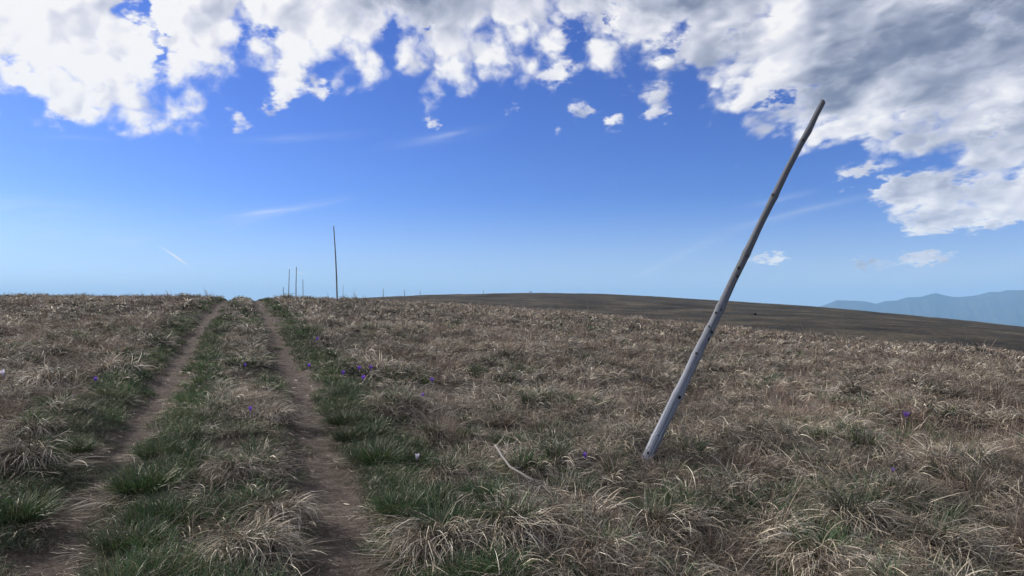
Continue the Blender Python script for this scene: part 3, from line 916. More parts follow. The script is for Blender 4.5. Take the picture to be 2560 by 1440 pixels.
class Blades:
    def __init__(self, seed):
        self.r = np.random.default_rng(seed); self.V = []; self.F3 = []; self.F4 = []; self.C = []; self.n = 0

    def add(self, N, p0, phi, th0, L, w, bend, pal, K=5, floor=0.006, curl=0.5, dark=0.55, tip=1.2, bright=1.14):
        r = self.r
        P = np.zeros((N, K + 1, 3)); P[:, 0] = p0
        th = th0.copy(); ph = phi.copy()
        cr = r.normal(0, curl, N) / K
        fl = floor * r.uniform(0.3, 2.6, N)
        dirs = np.zeros((N, K + 1, 3))
        for k in range(K):
            dv = np.stack([np.cos(th) * np.cos(ph), np.cos(th) * np.sin(ph), np.sin(th)], 1)
            dirs[:, k] = dv
            nxt = P[:, k] + dv * (L / K)[:, None]
            low = nxt[:, 2] < fl
            nxt[low, 2] = fl[low]
            th = np.where(low, np.maximum(th, r.uniform(-.05, .12, N)), th - bend / K * r.uniform(0.6, 1.4, N))
            th = np.maximum(th, -1.35)
            ph = ph + cr
            P[:, k + 1] = nxt
        dirs[:, K] = dirs[:, K - 1]
        roll = r.uniform(-1.1, 1.1, N)
        perp = np.stack([-np.sin(phi), np.cos(phi), np.zeros(N)], 1)
        sidev = []
        for k in range(K + 1):
            up = np.cross(dirs[:, k], perp)
            sidev.append(perp * np.cos(roll)[:, None] + up * np.sin(roll)[:, None])
        ci = r.integers(0, len(pal), N)
        base = pal[ci] * r.uniform(0.5, 1.4, N)[:, None] * bright
        wf = [0.75, 1.0, 0.95, 0.8, 0.55, 0.3][:K] if K <= 5 else np.linspace(1, .3, K)
        for k in range(K):
            hw = (w * wf[k] / 2)[:, None] * sidev[k]
            self.V += [P[:, k] - hw, P[:, k] + hw]
            cc = base * (dark + (tip - dark) * min(1.0, k / (K - 1.0) * 1.4))  # roots darkened in colour, painting in the shade deep between blades
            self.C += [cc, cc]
        self.V.append(P[:, K]); self.C.append(base * tip)
        # index layout: blocks of N, 2 per level
        i = np.arange(N)
        for k in range(K - 1):
            a = self.n + 2 * k * N + i; b = a + N; c = a + 2 * N; d_ = a + 3 * N
            self.F4.append(np.stack([a, b, d_, c], 1))
        a = self.n + 2 * (K - 1) * N + i; b = a + N; t = self.n + 2 * K * N + i
        self.F3.append(np.stack([a, b, t], 1))
        self.n += (2 * K + 1) * N

    def mesh(self, name, mat):
        V = np.concatenate(self.V); C = np.concatenate(self.C)
        F4 = np.concatenate(self.F4); F3 = np.concatenate(self.F3)
        me = bpy.data.meshes.new(name)
        me.vertices.add(len(V)); me.vertices.foreach_set('co', V.astype(np.float32).ravel())
        lp = np.concatenate([F4.ravel(), F3.ravel()]).astype(np.int32)
        me.loops.add(len(lp)); me.loops.foreach_set('vertex_index', lp)
        stt = np.concatenate([np.arange(len(F4)) * 4, len(F4) * 4 + np.arange(len(F3)) * 3]).astype(np.int32)
        me.polygons.add(len(stt)); me.polygons.foreach_set('loop_start', stt)
        me.update(calc_edges=True)
        me.polygons.foreach_set('use_smooth', np.ones(len(stt), dtype=bool))
        at = me.attributes.new('col', 'FLOAT_COLOR', 'POINT')
        at.data.foreach_set('color', np.concatenate([C, np.ones((len(C), 1))], 1).astype(np.float32).ravel())
        me.materials.append(mat)
        return me


def disc(r, N, rad, pw=0.5):
    a = r.uniform(0, 2 * math.pi, N); q = rad * r.uniform(0, 1, N) ** pw
    return np.stack([q * np.cos(a), q * np.sin(a), np.zeros(N)], 1), a, q


def lod(N, k): return max(4, int(N * (1, 0.42, 0.16)[k]))
def lw(w, k): return w * (1, 2.0, 4.6)[k]


def mk_tussock(seed, k, N=420, lean=(0, 0), heart=0, pal=DRY, split=False):
    """a wig of long dead blades: up from a core, arching over and hanging to the ground"""
    B = Blades(seed); r = B.r; N_ = lod(N, k); K = 5 if k < 2 else 3
    p, a, q = disc(r, N_, 0.13); p[:, 2] = 0.06 * (1 - (q / 0.13) ** 2) + 0.01
    phi = a + r.normal(0, 1.0, N_)
    lx, ly = lean
    phi = np.arctan2(np.sin(phi) + ly, np.cos(phi) + lx)
    th = r.uniform(0.45, 1.25, N_)
    L = r.uniform(0.13, 0.36, N_)
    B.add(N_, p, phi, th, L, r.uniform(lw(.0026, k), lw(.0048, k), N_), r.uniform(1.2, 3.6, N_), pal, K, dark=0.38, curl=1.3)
    # skirt lying on the ground
    n2 = lod(N * 0.5, k)
    p, a, q = disc(r, n2, 0.24)
    B.add(n2, p, a + r.normal(0, 0.5, n2), r.uniform(0.05, 0.5, n2), r.uniform(.14, .30, n2), r.uniform(lw(.0024, k), lw(.004, k), n2), r.uniform(.6, 1.5, n2), pal, K, dark=0.7)
    H = None
    if heart:
        H = Blades(seed + 500) if split else B
        n3 = lod(heart, k)
        p, a, q = disc(H.r, n3, 0.085); p[:, 0] -= 0.05; p[:, 2] = 0.03
        H.add(n3, p, a + H.r.normal(0, .6, n3), H.r.uniform(0.8, 1.45, n3), H.r.uniform(.14, .27, n3), H.r.uniform(lw(.0024, k), lw(.004, k), n3), H.r.uniform(.3, 1.1, n3), GRN, K, dark=0.55, tip=1.2)
    return (B, H) if split else B


def mk_mat(seed, k, N=330, pal=DRY):
    B = Blades(seed); r = B.r; N_ = lod(N, k); K = 5 if k < 2 else 3
    p, a, q = disc(r, N_, 0.32); p[:, 2] = r.uniform(0.0, 0.04, N_)
    B.add(N_, p, r.normal(0, 1.0, N_), r.uniform(0.0, 0.7, N_), r.uniform(.09, .30, N_), r.uniform(lw(.0022, k), lw(.0042, k), N_), r.uniform(.3, 2.0, N_), pal, K, floor=0.012, curl=1.2, dark=0.55)
    n2 = lod(N * 0.08, k)
    p, a, q = disc(r, n2, 0.3)
    B.add(n2, p, a, r.uniform(0.6, 1.5, n2), r.uniform(.08, .2, n2), r.uniform(lw(.0015, k), lw(.003, k), n2), r.uniform(.0, 1.0, n2), pal, K, dark=0.7)
    return B


def mk_tuft(seed, k, N=170, pal=DRY, heart=0):
    """a small uneven clump, the common unit of the sward"""
    B = Blades(seed); r = B.r; N_ = lod(N, k); K = 5 if k < 2 else 3
    p, a, q = disc(r, N_, 0.07)
    ln = r.uniform(0, 6.28)
    phi = a + r.normal(0, .7, N_); phi = np.arctan2(np.sin(phi) + .6 * math.sin(ln), np.cos(phi) + .6 * math.cos(ln))
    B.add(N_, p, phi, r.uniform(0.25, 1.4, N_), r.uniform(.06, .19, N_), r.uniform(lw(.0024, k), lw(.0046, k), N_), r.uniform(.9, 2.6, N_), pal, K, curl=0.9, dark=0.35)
    if heart:
        n3 = lod(heart, k)
        p, a, q = disc(r, n3, 0.06)
        B.add(n3, p, a + r.normal(0, .6, n3), r.uniform(0.6, 1.4, n3), r.uniform(.07, .15, n3), r.uniform(lw(.0024, k), lw(.004, k), n3), r.uniform(.3, 1.3, n3), GRN, K, dark=0.5, tip=1.2)
    return B


def mk_bunch(seed, k, N=230, pal=RED):
    B = Blades(seed); r = B.r; N_ = lod(N, k); K = 5 if k < 2 else 3
    p, a, q = disc(r, N_, 0.13)
    B.add(N_, p, a + r.normal(0, .8, N_), r.uniform(0.6, 1.5, N_), r.uniform(.12, .30, N_), r.uniform(lw(.0014, k), lw(.0028, k), N_), r.uniform(.1, 1.2, N_), pal, K, dark=0.5)
    n2 = lod(N * 0.6, k)
    p, a, q = disc(r, n2, 0.25)
    B.add(n2, p, a, r.uniform(0.05, .6, n2), r.uniform(.12, .26, n2), r.uniform(lw(.002, k), lw(.0036, k), n2), r.uniform(.6, 1.6, n2), DRY, K, dark=0.6)
    return B


def mk_green(seed, k, N=240, rad=0.13, pal=np.concatenate([GRN, GRN, OLV]), L0=0.07, L1=0.19):
    B = Blades(seed); r = B.r; N_ = lod(N, k); K = 5 if k < 2 else 3
    p, a, q = disc(r, N_, rad)
    B.add(N_, p, a + r.normal(0, .6, N_), r.uniform(0.65, 1.45, N_), r.uniform(L0, L1, N_), r.uniform(lw(.0022, k), lw(.0042, k), N_), r.uniform(.2, 1.5, N_), pal, K, dark=0.5, tip=1.25, bright=1.1)
    n2 = lod(N * 0.45, k)
    p, a, q = disc(r, n2, rad * 1.7)
    B.add(n2, p, a + r.normal(0, .6, n2), r.uniform(0.0, .5, n2), r.uniform(.1, .22, n2), r.uniform(lw(.002, k), lw(.0036, k), n2), r.uniform(.6, 1.9, n2), DRY, K, dark=0.6)
    return B


def mk_lawn(seed, k, N=420):
    B = Blades(seed); r = B.r; N_ = lod(N, k); K = 4 if k < 2 else 3
    p, a, q = disc(r, N_, 0.22)
    pal = np.concatenate([GRN, GRN, OLV])
    B.add(N_, p, r.uniform(0, 6.28, N_), r.uniform(0.25, 1.3, N_), r.uniform(.035, .10, N_), r.uniform(lw(.0016, k), lw(.003, k), N_), r.uniform(.2, 1.5, N_), pal, K, dark=0.55)
    return B


def mk_short(seed, k, N=420):
    """short worn olive and straw turf at the edge of the ruts"""
    B = Blades(seed); r = B.r; N_ = lod(N, k); K = 4 if k < 2 else 3
    p, a, q = disc(r, N_, 0.22)
    pal = np.concatenate([OLV, DRY[:4] * 0.8, OLV, GRN])
    B.add(N_, p, r.uniform(0, 6.28, N_), r.uniform(0.1, 1.1, N_), r.uniform(.03, .10, N_), r.uniform(lw(.0016, k), lw(.003, k), N_), r.uniform(.2, 1.5, N_), pal, K, dark=0.6)
    return B


def mk_litter(seed, k, N=34):
    B = Blades(seed); r = B.r; N_ = lod(N, k)
    p, a, q = disc(r, N_, 0.26); p[:, 2] = 0.004
    B.add(N_, p, r.uniform(0, 6.28, N_), r.uniform(-0.02, 0.15, N_), r.uniform(.02, .10, N_), r.uniform(lw(.002, k), lw(.004, k), N_), r.uniform(0, .4, N_), DRY * 1.3, 4, floor=0.003, dark=1.0, tip=1.0)
    return B


def mk_stems(seed, k, N=9):
    B = Blades(seed); r = B.r
    p, a, q = disc(r, N, 0.15)
    B.add(N, p, r.normal(3.6, 0.7, N), r.uniform(0.8, 1.5, N), r.uniform(.25, .75, N), r.uniform(.003, .006, N) * (1, 1.4, 3.2)[k], r.uniform(.0, .6, N), RED, 5, dark=0.9)
    return B


KINDS = {'tuft': 5, 'tuft_mixed': 4, 'tussock': 5, 'tussock_heart': 3, 'mat': 5, 'bunch': 3, 'green': 3, 'lawn': 3, 'short': 3, 'litter': 3, 'stems': 3}
MAKE = {'tuft': mk_tuft, 'tuft_mixed': lambda s, k: mk_tuft(s, k, N=150, pal=MIX, heart=70), 'tussock': lambda s, k: mk_tussock(s, k, lean=(0.9, 0.25 * math.sin(s))), 'tussock_heart': lambda s, k: mk_tussock(s, k, N=280, heart=220, lean=(.7, 0)), 'mat': mk_mat, 'bunch': mk_bunch,
        'green': mk_green, 'lawn': mk_lawn, 'short': mk_short, 'litter': mk_litter, 'stems': mk_stems}


# ------------------------------------------------------------------ where the grass grows
def sample(n, r0, r1, a0, a1):
    r = np.sqrt(rng.uniform(r0 ** 2, r1 ** 2, n)); a = np.radians(rng.uniform(a0, a1, n))
    return r * np.sin(a), r * np.cos(a), r


# the big tussocks and green tufts in front: pixel, size, shape, where they stand
dry_px = [(1290, 1345, 1.25, 0, 'in front of the fallen branch, clear of the rut'), (1100, 1375, 1.2, 2, 'in the row facing the right wheel rut, away from the branch'), (1645, 1345, 1.3, 2, 'in front of the foot of the leaning pole'),
          (1120, 1205, 1.05, 0, 'between the fallen branch and the right wheel rut'), (1225, 1280, 1.0, 3, 'just in front of the fallen branch'), (1805, 1020, 1.15, 1, 'behind the leaning pole, arching over dark gaps'),
          (60, 1165, 1.35, 4, 'bulging over the outer bank of the bare left rut'), (75, 1090, 1.0, 1, 'behind the largest tussock on the outer bank of the left rut'), (1820, 1245, 1.1, 3, 'beside a green tuft off the pole foot'),
          (2135, 1320, 1.2, 0, 'standing between two green tufts far from the pole'), (2340, 1395, 1.25, 1, 'swept flat in long combed strands'), (2040, 1420, 1.15, 2, 'nearest the combed strands, with no branch beside it'),
          (1180, 1105, 0.8, 0, 'a little off the upper end of the fallen branch'), (1085, 1100, 0.8, 3, 'beside the pale white crocus'), (690, 1050, 0.95, 4, 'on the strip between the ruts, leaning towards the right rut'),
          (640, 985, 0.9, 1, 'on the strip between the ruts, behind the pale lilac crocus'), (700, 1300, 0.95, 4, 'on the strip between the ruts, at its widest part'), (580, 1190, 0.9, 1, 'on the strip between the ruts, beside the big green tuft'),
          (620, 1390, 1.1, 4, 'on the strip between the ruts, lowest one downhill'), (1450, 1130, 0.8, 1, 'beside the small half closed crocus near the branch'), (1690, 1215, 0.9, 2, 'right under the foot of the leaning pole'),
          (2060, 1110, 0.85, 3, 'between the leaning pole and the wide open violet crocus'), (1900, 1090, 0.75, 0, 'a step uphill from the leaning pole foot'), (2480, 1250, 1.0, 1, 'in the reddish grass farthest from the ruts'),
          (1480, 1400, 1.0, 1, 'downhill of the fallen branch tip'), (1930, 1350, 1.0, 4, 'between the pole foot and the two green tufts'), (980, 1010, 0.75, 2, 'among the purple crocuses by the right rut'),
          (1300, 1010, 0.75, 4, 'in the open between the crocuses and the leaning pole'), (2240, 1230, 0.9, 2, 'beside the crocus sunk in a green tuft')]
green_px = [(365, 1225, 1.35, 0, 'spilling into the bare left rut, the largest'), (940, 1155, 1.2, 1, 'rounded like a cushion at the right rut beside a white crocus'), (405, 1140, 1.0, 2, 'just behind the largest tuft at the bare left rut'),
            (860, 1060, 1.0, 0, 'on the outer edge of the right rut, the upper of two'), (1275, 1110, 0.85, 1, 'beside the upper end of the fallen branch'), (1985, 1145, 0.8, 2, 'small and bright behind the leaning pole foot'),
            (2050, 1245, 0.95, 0, 'in a hollow between two straw tussocks'), (2335, 1305, 0.95, 1, 'beside the long combed strands of straw'), (2380, 1200, 0.9, 2, 'under the upright reddish grass far from the pole'),
            (40, 1300, 1.1, 0, 'on the outer bank below the biggest straw tussock'), (1430, 1235, 0.9, 1, 'between the fallen branch and the pole foot'), (1010, 1280, 1.0, 2, 'in the wide green band beside the right rut'),
            (510, 1165, 0.85, 1, 'short and vivid on the strip between the ruts'), (330, 1370, 1.0, 2, 'on the strip between the ruts, lowest beside the bare left rut'), (185, 1130, 0.8, 0, 'on the outer bank beside the biggest straw tussock'),
            (880, 1100, 0.9, 2, 'on the outer edge of the right rut, the lower of two'), (2035, 1335, 0.85, 1, 'half hidden by straw downhill of the hollow')]
GREEN_AT = np.array([hit(x, y, z_ground)[:2] for x, y, *_ in green_px])
pts_of = {}


def put_pts(kind, k, x, y, scale, rot, sink=0.0, tilt=0.12):
    if kind in ('mat', 'tuft', 'tuft_mixed', 'tussock', 'tussock_heart', 'bunch') and k == 0:
        dd_ = np.min(np.hypot(x[:, None] - GREEN_AT[None, :, 0], y[:, None] - GREEN_AT[None, :, 1]), axis=1)
        ok = dd_ > (0.25 if kind in ('mat', 'tuft', 'tuft_mixed') else 0.42)
        x, y, scale, rot = x[ok], y[ok], scale[ok], rot[ok]
    if kind not in ('litter', 'short', 'lawn'):
        ok = np.ones(len(x), bool)
        for (cx, cy, rc, fl) in OPEN_AT:
            d0 = math.hypot(cx, cy); ux, uy = cx / d0, cy / d0
            along = (x - cx) * ux + (y - cy) * uy; side_ = np.abs(-(x - cx) * uy + (y - cy) * ux)
            ok &= ~((along < rc) & (along > -fl) & (side_ < rc + 0.07))
        x, y, scale, rot = x[ok], y[ok], scale[ok], rot[ok]
    pts_of.setdefault((kind, k), []).append((x, y, scale, rot, np.full(len(x), sink)))


ZONES = [(0, 1.2, 10.0, -56, 56), (1, 10.0, 23.0, -50, 50), (2, 23.0, 75.0, -46, 46)]
DENS = {0: 1.0, 1: 0.62, 2: 0.20}


def area(z): return (z[2] ** 2 - z[1] ** 2) * math.radians(z[4] - z[3]) / 2


for zone in ZONES:
    k = zone[0]; A = area(zone)

    def cand(per_m2):
        n = int(per_m2 * A * DENS[k])
        x, y, r = sample(n, *zone[1:])
        return x, y, r, rut_dist(x, y, RUT_L), rut_dist(x, y, RUT_R), rng.uniform(0, 1, n)

    def keep(m, *arr): return [q_[m] for q_ in arr]
    def comb_dir(x, y): return 3.4 * fbm(x / 3.5, y / 3.5, 101, 2) + 0.9 * fbm(x / 0.7, y / 0.7, 105, 2) - 0.5
    # dry mats everywhere off the ruts
    x, y, r, l_, d_, u = cand(20)
    on = (np.abs(l_) > 0.52) & ((d_ < -0.52) | (d_ > 0.70))
    green_edge = ((d_ > 0.2) & (d_ < 0.95)) | ((l_ > 0.25) & (l_ < 0.72)) | ((l_ < -.25) & (l_ > -.95))
    green_edge |= (d_ > 0.2) & (d_ < 1.15) & (r < 6.0)
    m = on & (u < np.where(green_edge, 0.12, 1.0) * np.clip(0.55 + 1.5 * fbm(x / 0.70, y / 0.70, 3, 3), 0.12, 1))
    x, y, r = keep(m, x, y, r)
    put_pts('mat', k, x, y, rng.uniform(0.7, 1.25, len(x)), comb_dir(x, y) + rng.normal(0, 1.0, len(x)))
    # small tufts, the rough of the sward; greener in patches
    x, y, r, l_, d_, u = cand(34)
    nz = fbm(x / 0.70, y / 0.70, 3, 3)
    m = (np.abs(l_) > 0.45) & ((d_ < -0.42) | (d_ > 0.62)) & (u < np.clip(0.42 + 1.9 * nz, 0.06, 1) * np.where((d_ > 0.2) & (d_ < 1.0) & (r < 6.5), 0.25, 1.0))
    x, y, r, l_, d_ = keep(m, x, y, r, l_, d_)
    gp = np.clip(0.42 + 0.75 * fbm(x / 2.2, y / 2.2, 219, 3) - 0.05 * np.maximum(x - 2.0, 0) - 0.012 * np.maximum(r - 8, 0), 0.03, 0.85)
    gp = np.maximum(gp, 0.8 * np.exp(-((l_ + 0.75) / 0.4) ** 2))
    h = rng.uniform(0, 1, len(x)) < gp
    sc_ = rng.uniform(0.6, 1.25, len(x)) * np.clip(1.0 + 0.9 * fbm(x / 0.70, y / 0.70, 3, 3), 0.7, 1.45)
    put_pts('tuft', k, x[~h], y[~h], sc_[~h], rng.uniform(0, 6.28, (~h).sum()))
    put_pts('tuft_mixed', k, x[h], y[h], sc_[h], rng.uniform(0, 6.28, h.sum()))
    # tussocks, on the bumps
    x, y, r, l_, d_, u = cand(8)
    on = (np.abs(l_) > 0.72) & ((d_ < -0.62) | (d_ > 0.8))
    nz = fbm(x / 0.70, y / 0.70, 3, 3)
    big_ = fbm(x / 6, y / 6, 201, 2)
    m = on & (u < np.clip(0.22 + 1.9 * nz + 0.5 * big_, 0.01, 1))
    x, y, r, u, l_, d_ = keep(m, x, y, r, u, l_, d_)
    gfrac = np.clip(0.36 + 0.5 * fbm(x / 4, y / 4, 203, 2) - 0.035 * np.maximum(x - 2.5, 0) - 0.03 * np.maximum(r - 9, 0), 0.02, 0.6)
    h = rng.uniform(0, 1, len(x)) < gfrac
    sc_ = rng.uniform(0.45, 1.05, len(x)) * np.where(rng.uniform(0, 1, len(x)) < 0.15, 1.3, 1.0)
    tr_ = -1.25 + rng.normal(0, 0.8, len(x))
    put_pts('tussock', k, x[~h], y[~h], sc_[~h], tr_[~h])
    put_pts('tussock_heart', k, x[h], y[h], sc_[h] * 0.95, tr_[h])
    # fine reddish bunches, more to the right and further off
    x, y, r, l_, d_, u = cand(9)
    m = (np.abs(l_) > 0.8) & (np.abs(d_) > 0.9) & (u < np.clip(0.10 + 0.10 * np.maximum(x - 1.5, 0) + 0.012 * r + 0.6 * fbm(x / 5, y / 5, 207, 2), 0, 1))
    x, y = keep(m, x, y)
    put_pts('bunch', k, x, y, rng.uniform(0.6, 1.15, len(x)), rng.uniform(0, 6.28, len(x)))
    # green tufts: patches between the dry grass, thick beside the ruts
    x, y, r, l_, d_, u = cand(20)
    gn = fbm(x / 1.6, y / 1.6, 209, 3)
    edge_ = np.exp(-((d_ - 0.62) / 0.20) ** 2) + 0.5 * np.exp(-((d_ - 0.8) / 0.25) ** 2) * (1 - sstep(r, 4.5, 8.0)) + 0.8 * np.exp(-((l_ - 0.46) / 0.18) ** 2) + 0.35 * np.exp(-((l_ + 0.55) / 0.25) ** 2)
    wild = np.clip(gn * 0.9 - 0.12, 0, 0.5) * np.clip(1.15 - 0.16 * np.maximum(x - 1.5, 0) - 0.035 * np.maximum(r - 6, 0), 0.08, 1) * np.where(l_ < -0.5, 0.45, 1)
    en = np.clip(1.0 + 1.0 * fbm(x / 1.3, y / 1.3, 211, 2), 0.4, 1)
    m = (np.abs(l_) > 0.27) & ((d_ < -0.36) | (d_ > 0.42)) & (u < edge_ * en * 1.0 + wild * 3.2)
    x, y = keep(m, x, y)
    put_pts('green', k, x, y, rng.uniform(0.55, 1.15, len(x)), rng.uniform(0, 6.28, len(x)))
    # green lawn in the rut edges, and short worn turf
    x, y, r, l_, d_, u = cand(55)
    edge_ = np.exp(-((d_ - 0.52) / 0.28) ** 2) + 0.9 * np.exp(-((d_ - 0.75) / 0.25) ** 2) * (1 - sstep(r, 4.5, 8.0)) + 0.7 * np.exp(-((l_ - 0.44) / 0.2) ** 2) + 0.3 * np.exp(-((l_ + 0.5) / 0.25) ** 2)
    m = (u < edge_ * np.clip(1.0 + 1.0 * fbm(x / 1.3, y / 1.3, 211, 2), 0.4, 1)) & (np.abs(l_) > 0.22) & (np.abs(d_) > 0.24)
    x, y = keep(m, x, y)
    put_pts('lawn', k, x, y, rng.uniform(0.7, 1.2, len(x)), rng.uniform(0, 6.28, len(x)))
    x, y, r, l_, d_, u = cand(34)
    edge_ = np.exp(-((l_ + 0.55) / 0.32) ** 2) + 0.8 * np.exp(-((d_ - 0.1) / 0.5) ** 2) + 0.6 * np.exp(-((l_ - 0.6) / 0.35) ** 2)
    m = (u < edge_) & (np.abs(l_) > 0.21) & ((np.abs(d_) > 0.26) | ((np.abs(d_) > 0.1) & (fbm(x / 0.5, y / 0.5, 213, 2) > 0.35)))
    x, y = keep(m, x, y)
    put_pts('short', k, x, y, rng.uniform(0.6, 1.1, len(x)), rng.uniform(0, 6.28, len(x)))
    # straw on the bare soil
    x, y, r, l_, d_, u = cand(26)
    m = ((np.abs(l_) < 0.4) & (u < 0.5)) | ((np.abs(d_) < 0.4) & (u < 0.5))
    x, y = keep(m, x, y)
    put_pts('litter', k, x, y, rng.uniform(0.7, 1.1, len(x)), rng.uniform(0, 6.28, len(x)))
    # thin standing stems
    x, y, r, l_, d_, u = cand(0.5 if k < 2 else 2.0)
    m = (np.abs(l_) > 0.8) & (np.abs(d_) > 0.8) & (u < np.clip(0.35 + 1.2 * fbm(x / 6, y / 6, 217, 2), 0.03, 1))
    x, y = keep(m, x, y)
    put_pts('stems', k, x, y, rng.uniform(0.45, 1.0, len(x)), rng.uniform(-.6, .6, len(x)))


def scatter(objname, kinds, mat, label, cat):
    """one object for a whole sward: points that carry their clump, turn and size"""
    lib = bpy.data.collections.new('clumps_of_' + objname)
    order = []
    P, idx, scl, rot = [], [], [], []
    for kind in kinds:
        for k in range(3):
            L_ = pts_of.get((kind, k))
            if not L_: continue
            first = len(order)
            for i in range(KINDS[kind]):
                me = MAKE[kind](1000 * (kinds.index(kind) + 1) + 37 * i + k + len(objname), k).mesh('clump', mat)
                ob = bpy.data.objects.new('clump_%03d' % len(order), me)
                lib.objects.link(ob); order.append(ob)
            for (x, y, s_, rt, sk) in L_:
                n = len(x)
                if n == 0: continue
                z = z_ground(x, y)
                gx = (z_ground(x + 0.15, y) - z_ground(x - 0.15, y)) / 0.3
                gy = (z_ground(x, y + 0.15) - z_ground(x, y - 0.15)) / 0.3
                P.append(np.stack([x, y, z - 0.004], 1))
                idx.append(first + rng.integers(0, KINDS[kind], n))
                scl.append(np.stack([s_, s_, s_ * rng.uniform(0.85, 1.45, n)], 1))
                e = np.zeros((n, 3)); e[:, 2] = rt
                # lie with the slope: tilt about the turned axes
                c_, s2 = np.cos(rt), np.sin(rt)
                e[:, 0] = np.arctan(np.clip(gx * -s2 * -1 * -1 + gy * c_, -.5, .5)) * 0.8
                e[:, 1] = -np.arctan(np.clip(gx * c_ + gy * s2, -.5, .5)) * 0.8
                rot.append(e)
    P = np.concatenate(P); idx = np.concatenate(idx); scl = np.concatenate(scl); rot = np.concatenate(rot)
    me = bpy.data.meshes.new(objname)
    me.vertices.add(len(P)); me.vertices.foreach_set('co', P.astype(np.float32).ravel())
    a_ = me.attributes.new('pick', 'INT', 'POINT'); a_.data.foreach_set('value', idx.astype(np.int32))
    a_ = me.attributes.new('size', 'FLOAT_VECTOR', 'POINT'); a_.data.foreach_set('vector', scl.astype(np.float32).ravel())
    a_ = me.attributes.new('turn', 'FLOAT_VECTOR', 'POINT'); a_.data.foreach_set('vector', rot.astype(np.float32).ravel())
    me.materials.append(mat)
    o = bpy.data.objects.new(objname, me); col.objects.link(o)
    ng = bpy.data.node_groups.new('sow_' + objname, 'GeometryNodeTree')
    ng.interface.new_socket('Geometry', in_out='INPUT', socket_type='NodeSocketGeometry')
    ng.interface.new_socket('Geometry', in_out='OUTPUT', socket_type='NodeSocketGeometry')
    N = ng.nodes.new; Lk = ng.links.new
    gi, go = N('NodeGroupInput'), N('NodeGroupOutput')
    ci = N('GeometryNodeCollectionInfo'); ci.inputs['Collection'].default_value = lib
    ci.inputs['Separate Children'].default_value = True; ci.inputs['Reset Children'].default_value = True
    mp = N('GeometryNodeMeshToPoints')
    ip = N('GeometryNodeInstanceOnPoints'); ip.inputs['Pick Instance'].default_value = True

    def named(nm, ty):
        nd = N('GeometryNodeInputNamedAttribute'); nd.data_type = ty; nd.inputs['Name'].default_value = nm
        return nd.outputs['Attribute']
    Lk(gi.outputs[0], mp.inputs['Mesh']); Lk(mp.outputs[0], ip.inputs['Points'])
    Lk(ci.outputs[0], ip.inputs['Instance'])
    Lk(named('pick', 'INT'), ip.inputs['Instance Index'])
    Lk(named('size', 'FLOAT_VECTOR'), ip.inputs['Scale'])
    er = N('FunctionNodeEulerToRotation'); Lk(named('turn', 'FLOAT_VECTOR'), er.inputs[0]); Lk(er.outputs[0], ip.inputs['Rotation'])
    Lk(ip.outputs[0], go.inputs[0])
    md = o.modifiers.new('sow', 'NODES'); md.node_group = ng
    tag(o, label, cat, kind='stuff')
    print(objname, len(P), 'clumps', len(order), 'kinds')
    return o


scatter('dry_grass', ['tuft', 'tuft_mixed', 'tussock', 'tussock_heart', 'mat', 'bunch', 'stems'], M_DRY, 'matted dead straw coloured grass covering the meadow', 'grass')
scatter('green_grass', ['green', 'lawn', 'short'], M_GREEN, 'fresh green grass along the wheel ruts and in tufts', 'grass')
scatter('straw_litter', ['litter'], M_DRY, 'loose bits of straw strewn on the bare wheel ruts', 'straw')

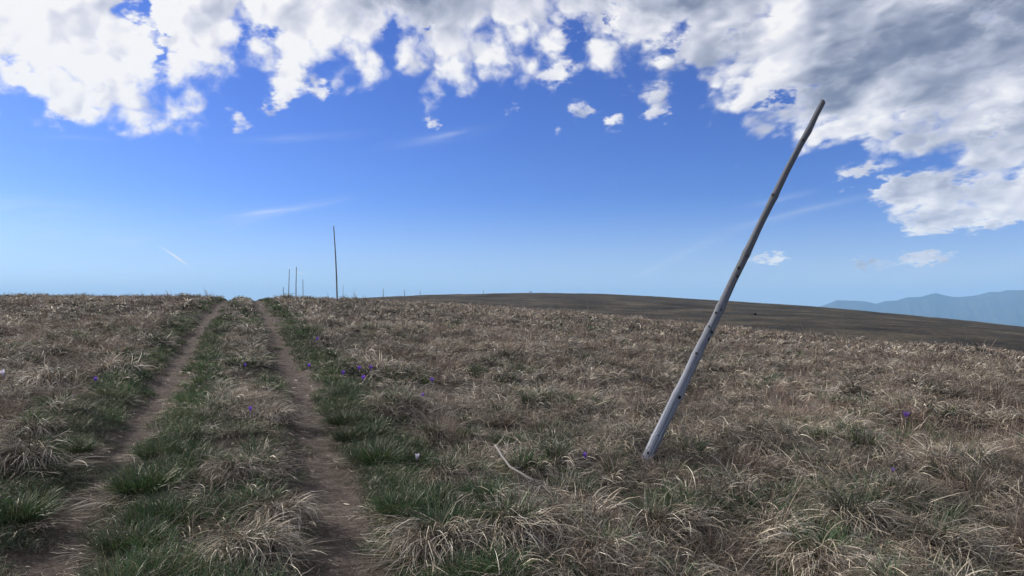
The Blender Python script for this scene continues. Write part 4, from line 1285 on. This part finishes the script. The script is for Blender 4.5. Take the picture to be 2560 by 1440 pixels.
# ------------------------------------------------------------------ the big tussocks in front, one by one
big_lib = []
for i in range(5):
    B, H = mk_tussock(9000 + 71 * i, 0, N=(620, 540, 700, 480, 600)[i], lean=(1.0, 0.3 * math.sin(i * 1.9)), heart=(260, 90, 200, 360, 0)[i], split=True)
    big_lib.append((B.mesh('dead_blades', M_DRY), H.mesh('green_shoots', M_GREEN) if H else None))
green_lib = [mk_green(9500 + i, 0, N=760, rad=0.16, L0=0.08, L1=0.22).mesh('green_blades', M_GREEN) for i in range(3)]
for (x, y, s_, v, where) in dry_px:
    p = hit(x, y, z_ground)
    if math.hypot(p[0], p[1]) > 20: continue
    o = empty('grass_tussock', (p[0], p[1], p[2] - 0.006))
    o.rotation_euler = (0, 0, -1.3 + random.gauss(0, 0.6))
    dm, hm = big_lib[v]
    lab = {0: 'drooping straw tussock', 1: 'loose pale straw tussock', 2: 'shaggy straw tussock', 3: 'straw tussock with thick green shoots', 4: 'bleached straw tussock'}[v] + ' ' + where
    tag(o, lab, 'tussock', 'straw tussocks beside the wheel ruts' if x < 900 else 'straw tussocks near the leaning pole')
    for me_ in (dm, hm):
        if me_ is None: continue
        c_ = bpy.data.objects.new(me_.name.split('.')[0], me_); col.objects.link(c_); c_.parent = o; c_.scale = (s_, s_, s_)
        c_['kind'] = 'stuff'
for (x, y, s_, v, where) in green_px:
    p = hit(x, y, z_ground)
    o = bpy.data.objects.new('green_tuft', green_lib[v]); col.objects.link(o)
    o.location = (p[0], p[1], p[2] - 0.006); o.rotation_euler = (0, 0, random.uniform(0, 6.28)); o.scale = (s_, s_, s_)
    near_rut = x < 1050
    tag(o, 'dark green grass tuft ' + where, 'grass tuft', 'green tufts by the wheel ruts' if near_rut else 'green tufts near the leaning pole')

# ------------------------------------------------------------------ lone shrub on the far hillside
p = hit(1888, 787, z_ground)
SHR = np.array([(0.012, 0.013, 0.009), (0.02, 0.018, 0.012), (0.03, 0.026, 0.016)])
Bq = Blades(9900); r_ = Bq.r; n_ = 900
pd, a_, q_ = disc(r_, n_, 0.55); pd[:, 2] = r_.uniform(0, 0.9, n_) * (1 - (q_ / 0.6) ** 2)
Bq.add(n_, pd, a_ + r_.normal(0, 1, n_), r_.uniform(0.1, 1.5, n_), r_.uniform(.15, .4, n_), r_.uniform(.03, .07, n_), r_.uniform(0, 1, n_), SHR, 3, bright=1.0)
sh = empty('shrub', (p[0], p[1], p[2] - 0.05)); tag(sh, 'lone small dark shrub on the shaded far hillside', 'shrub')
fo = bpy.data.objects.new('foliage', Bq.mesh('foliage', M_GREEN)); col.objects.link(fo); fo.parent = sh
kk_ = math.hypot(p[0], p[1]) * 8 / F_PX / 1.3
fo.scale = (kk_, kk_, kk_ * 0.85)
tube('trunk', [(0, 0, -0.1), (0.02, 0, 0.4), (0, 0.03, 0.8)], [0.07, 0.05, 0.03], M_POLE2, sh, sides=7, sub=2)
print('shrub at', p)
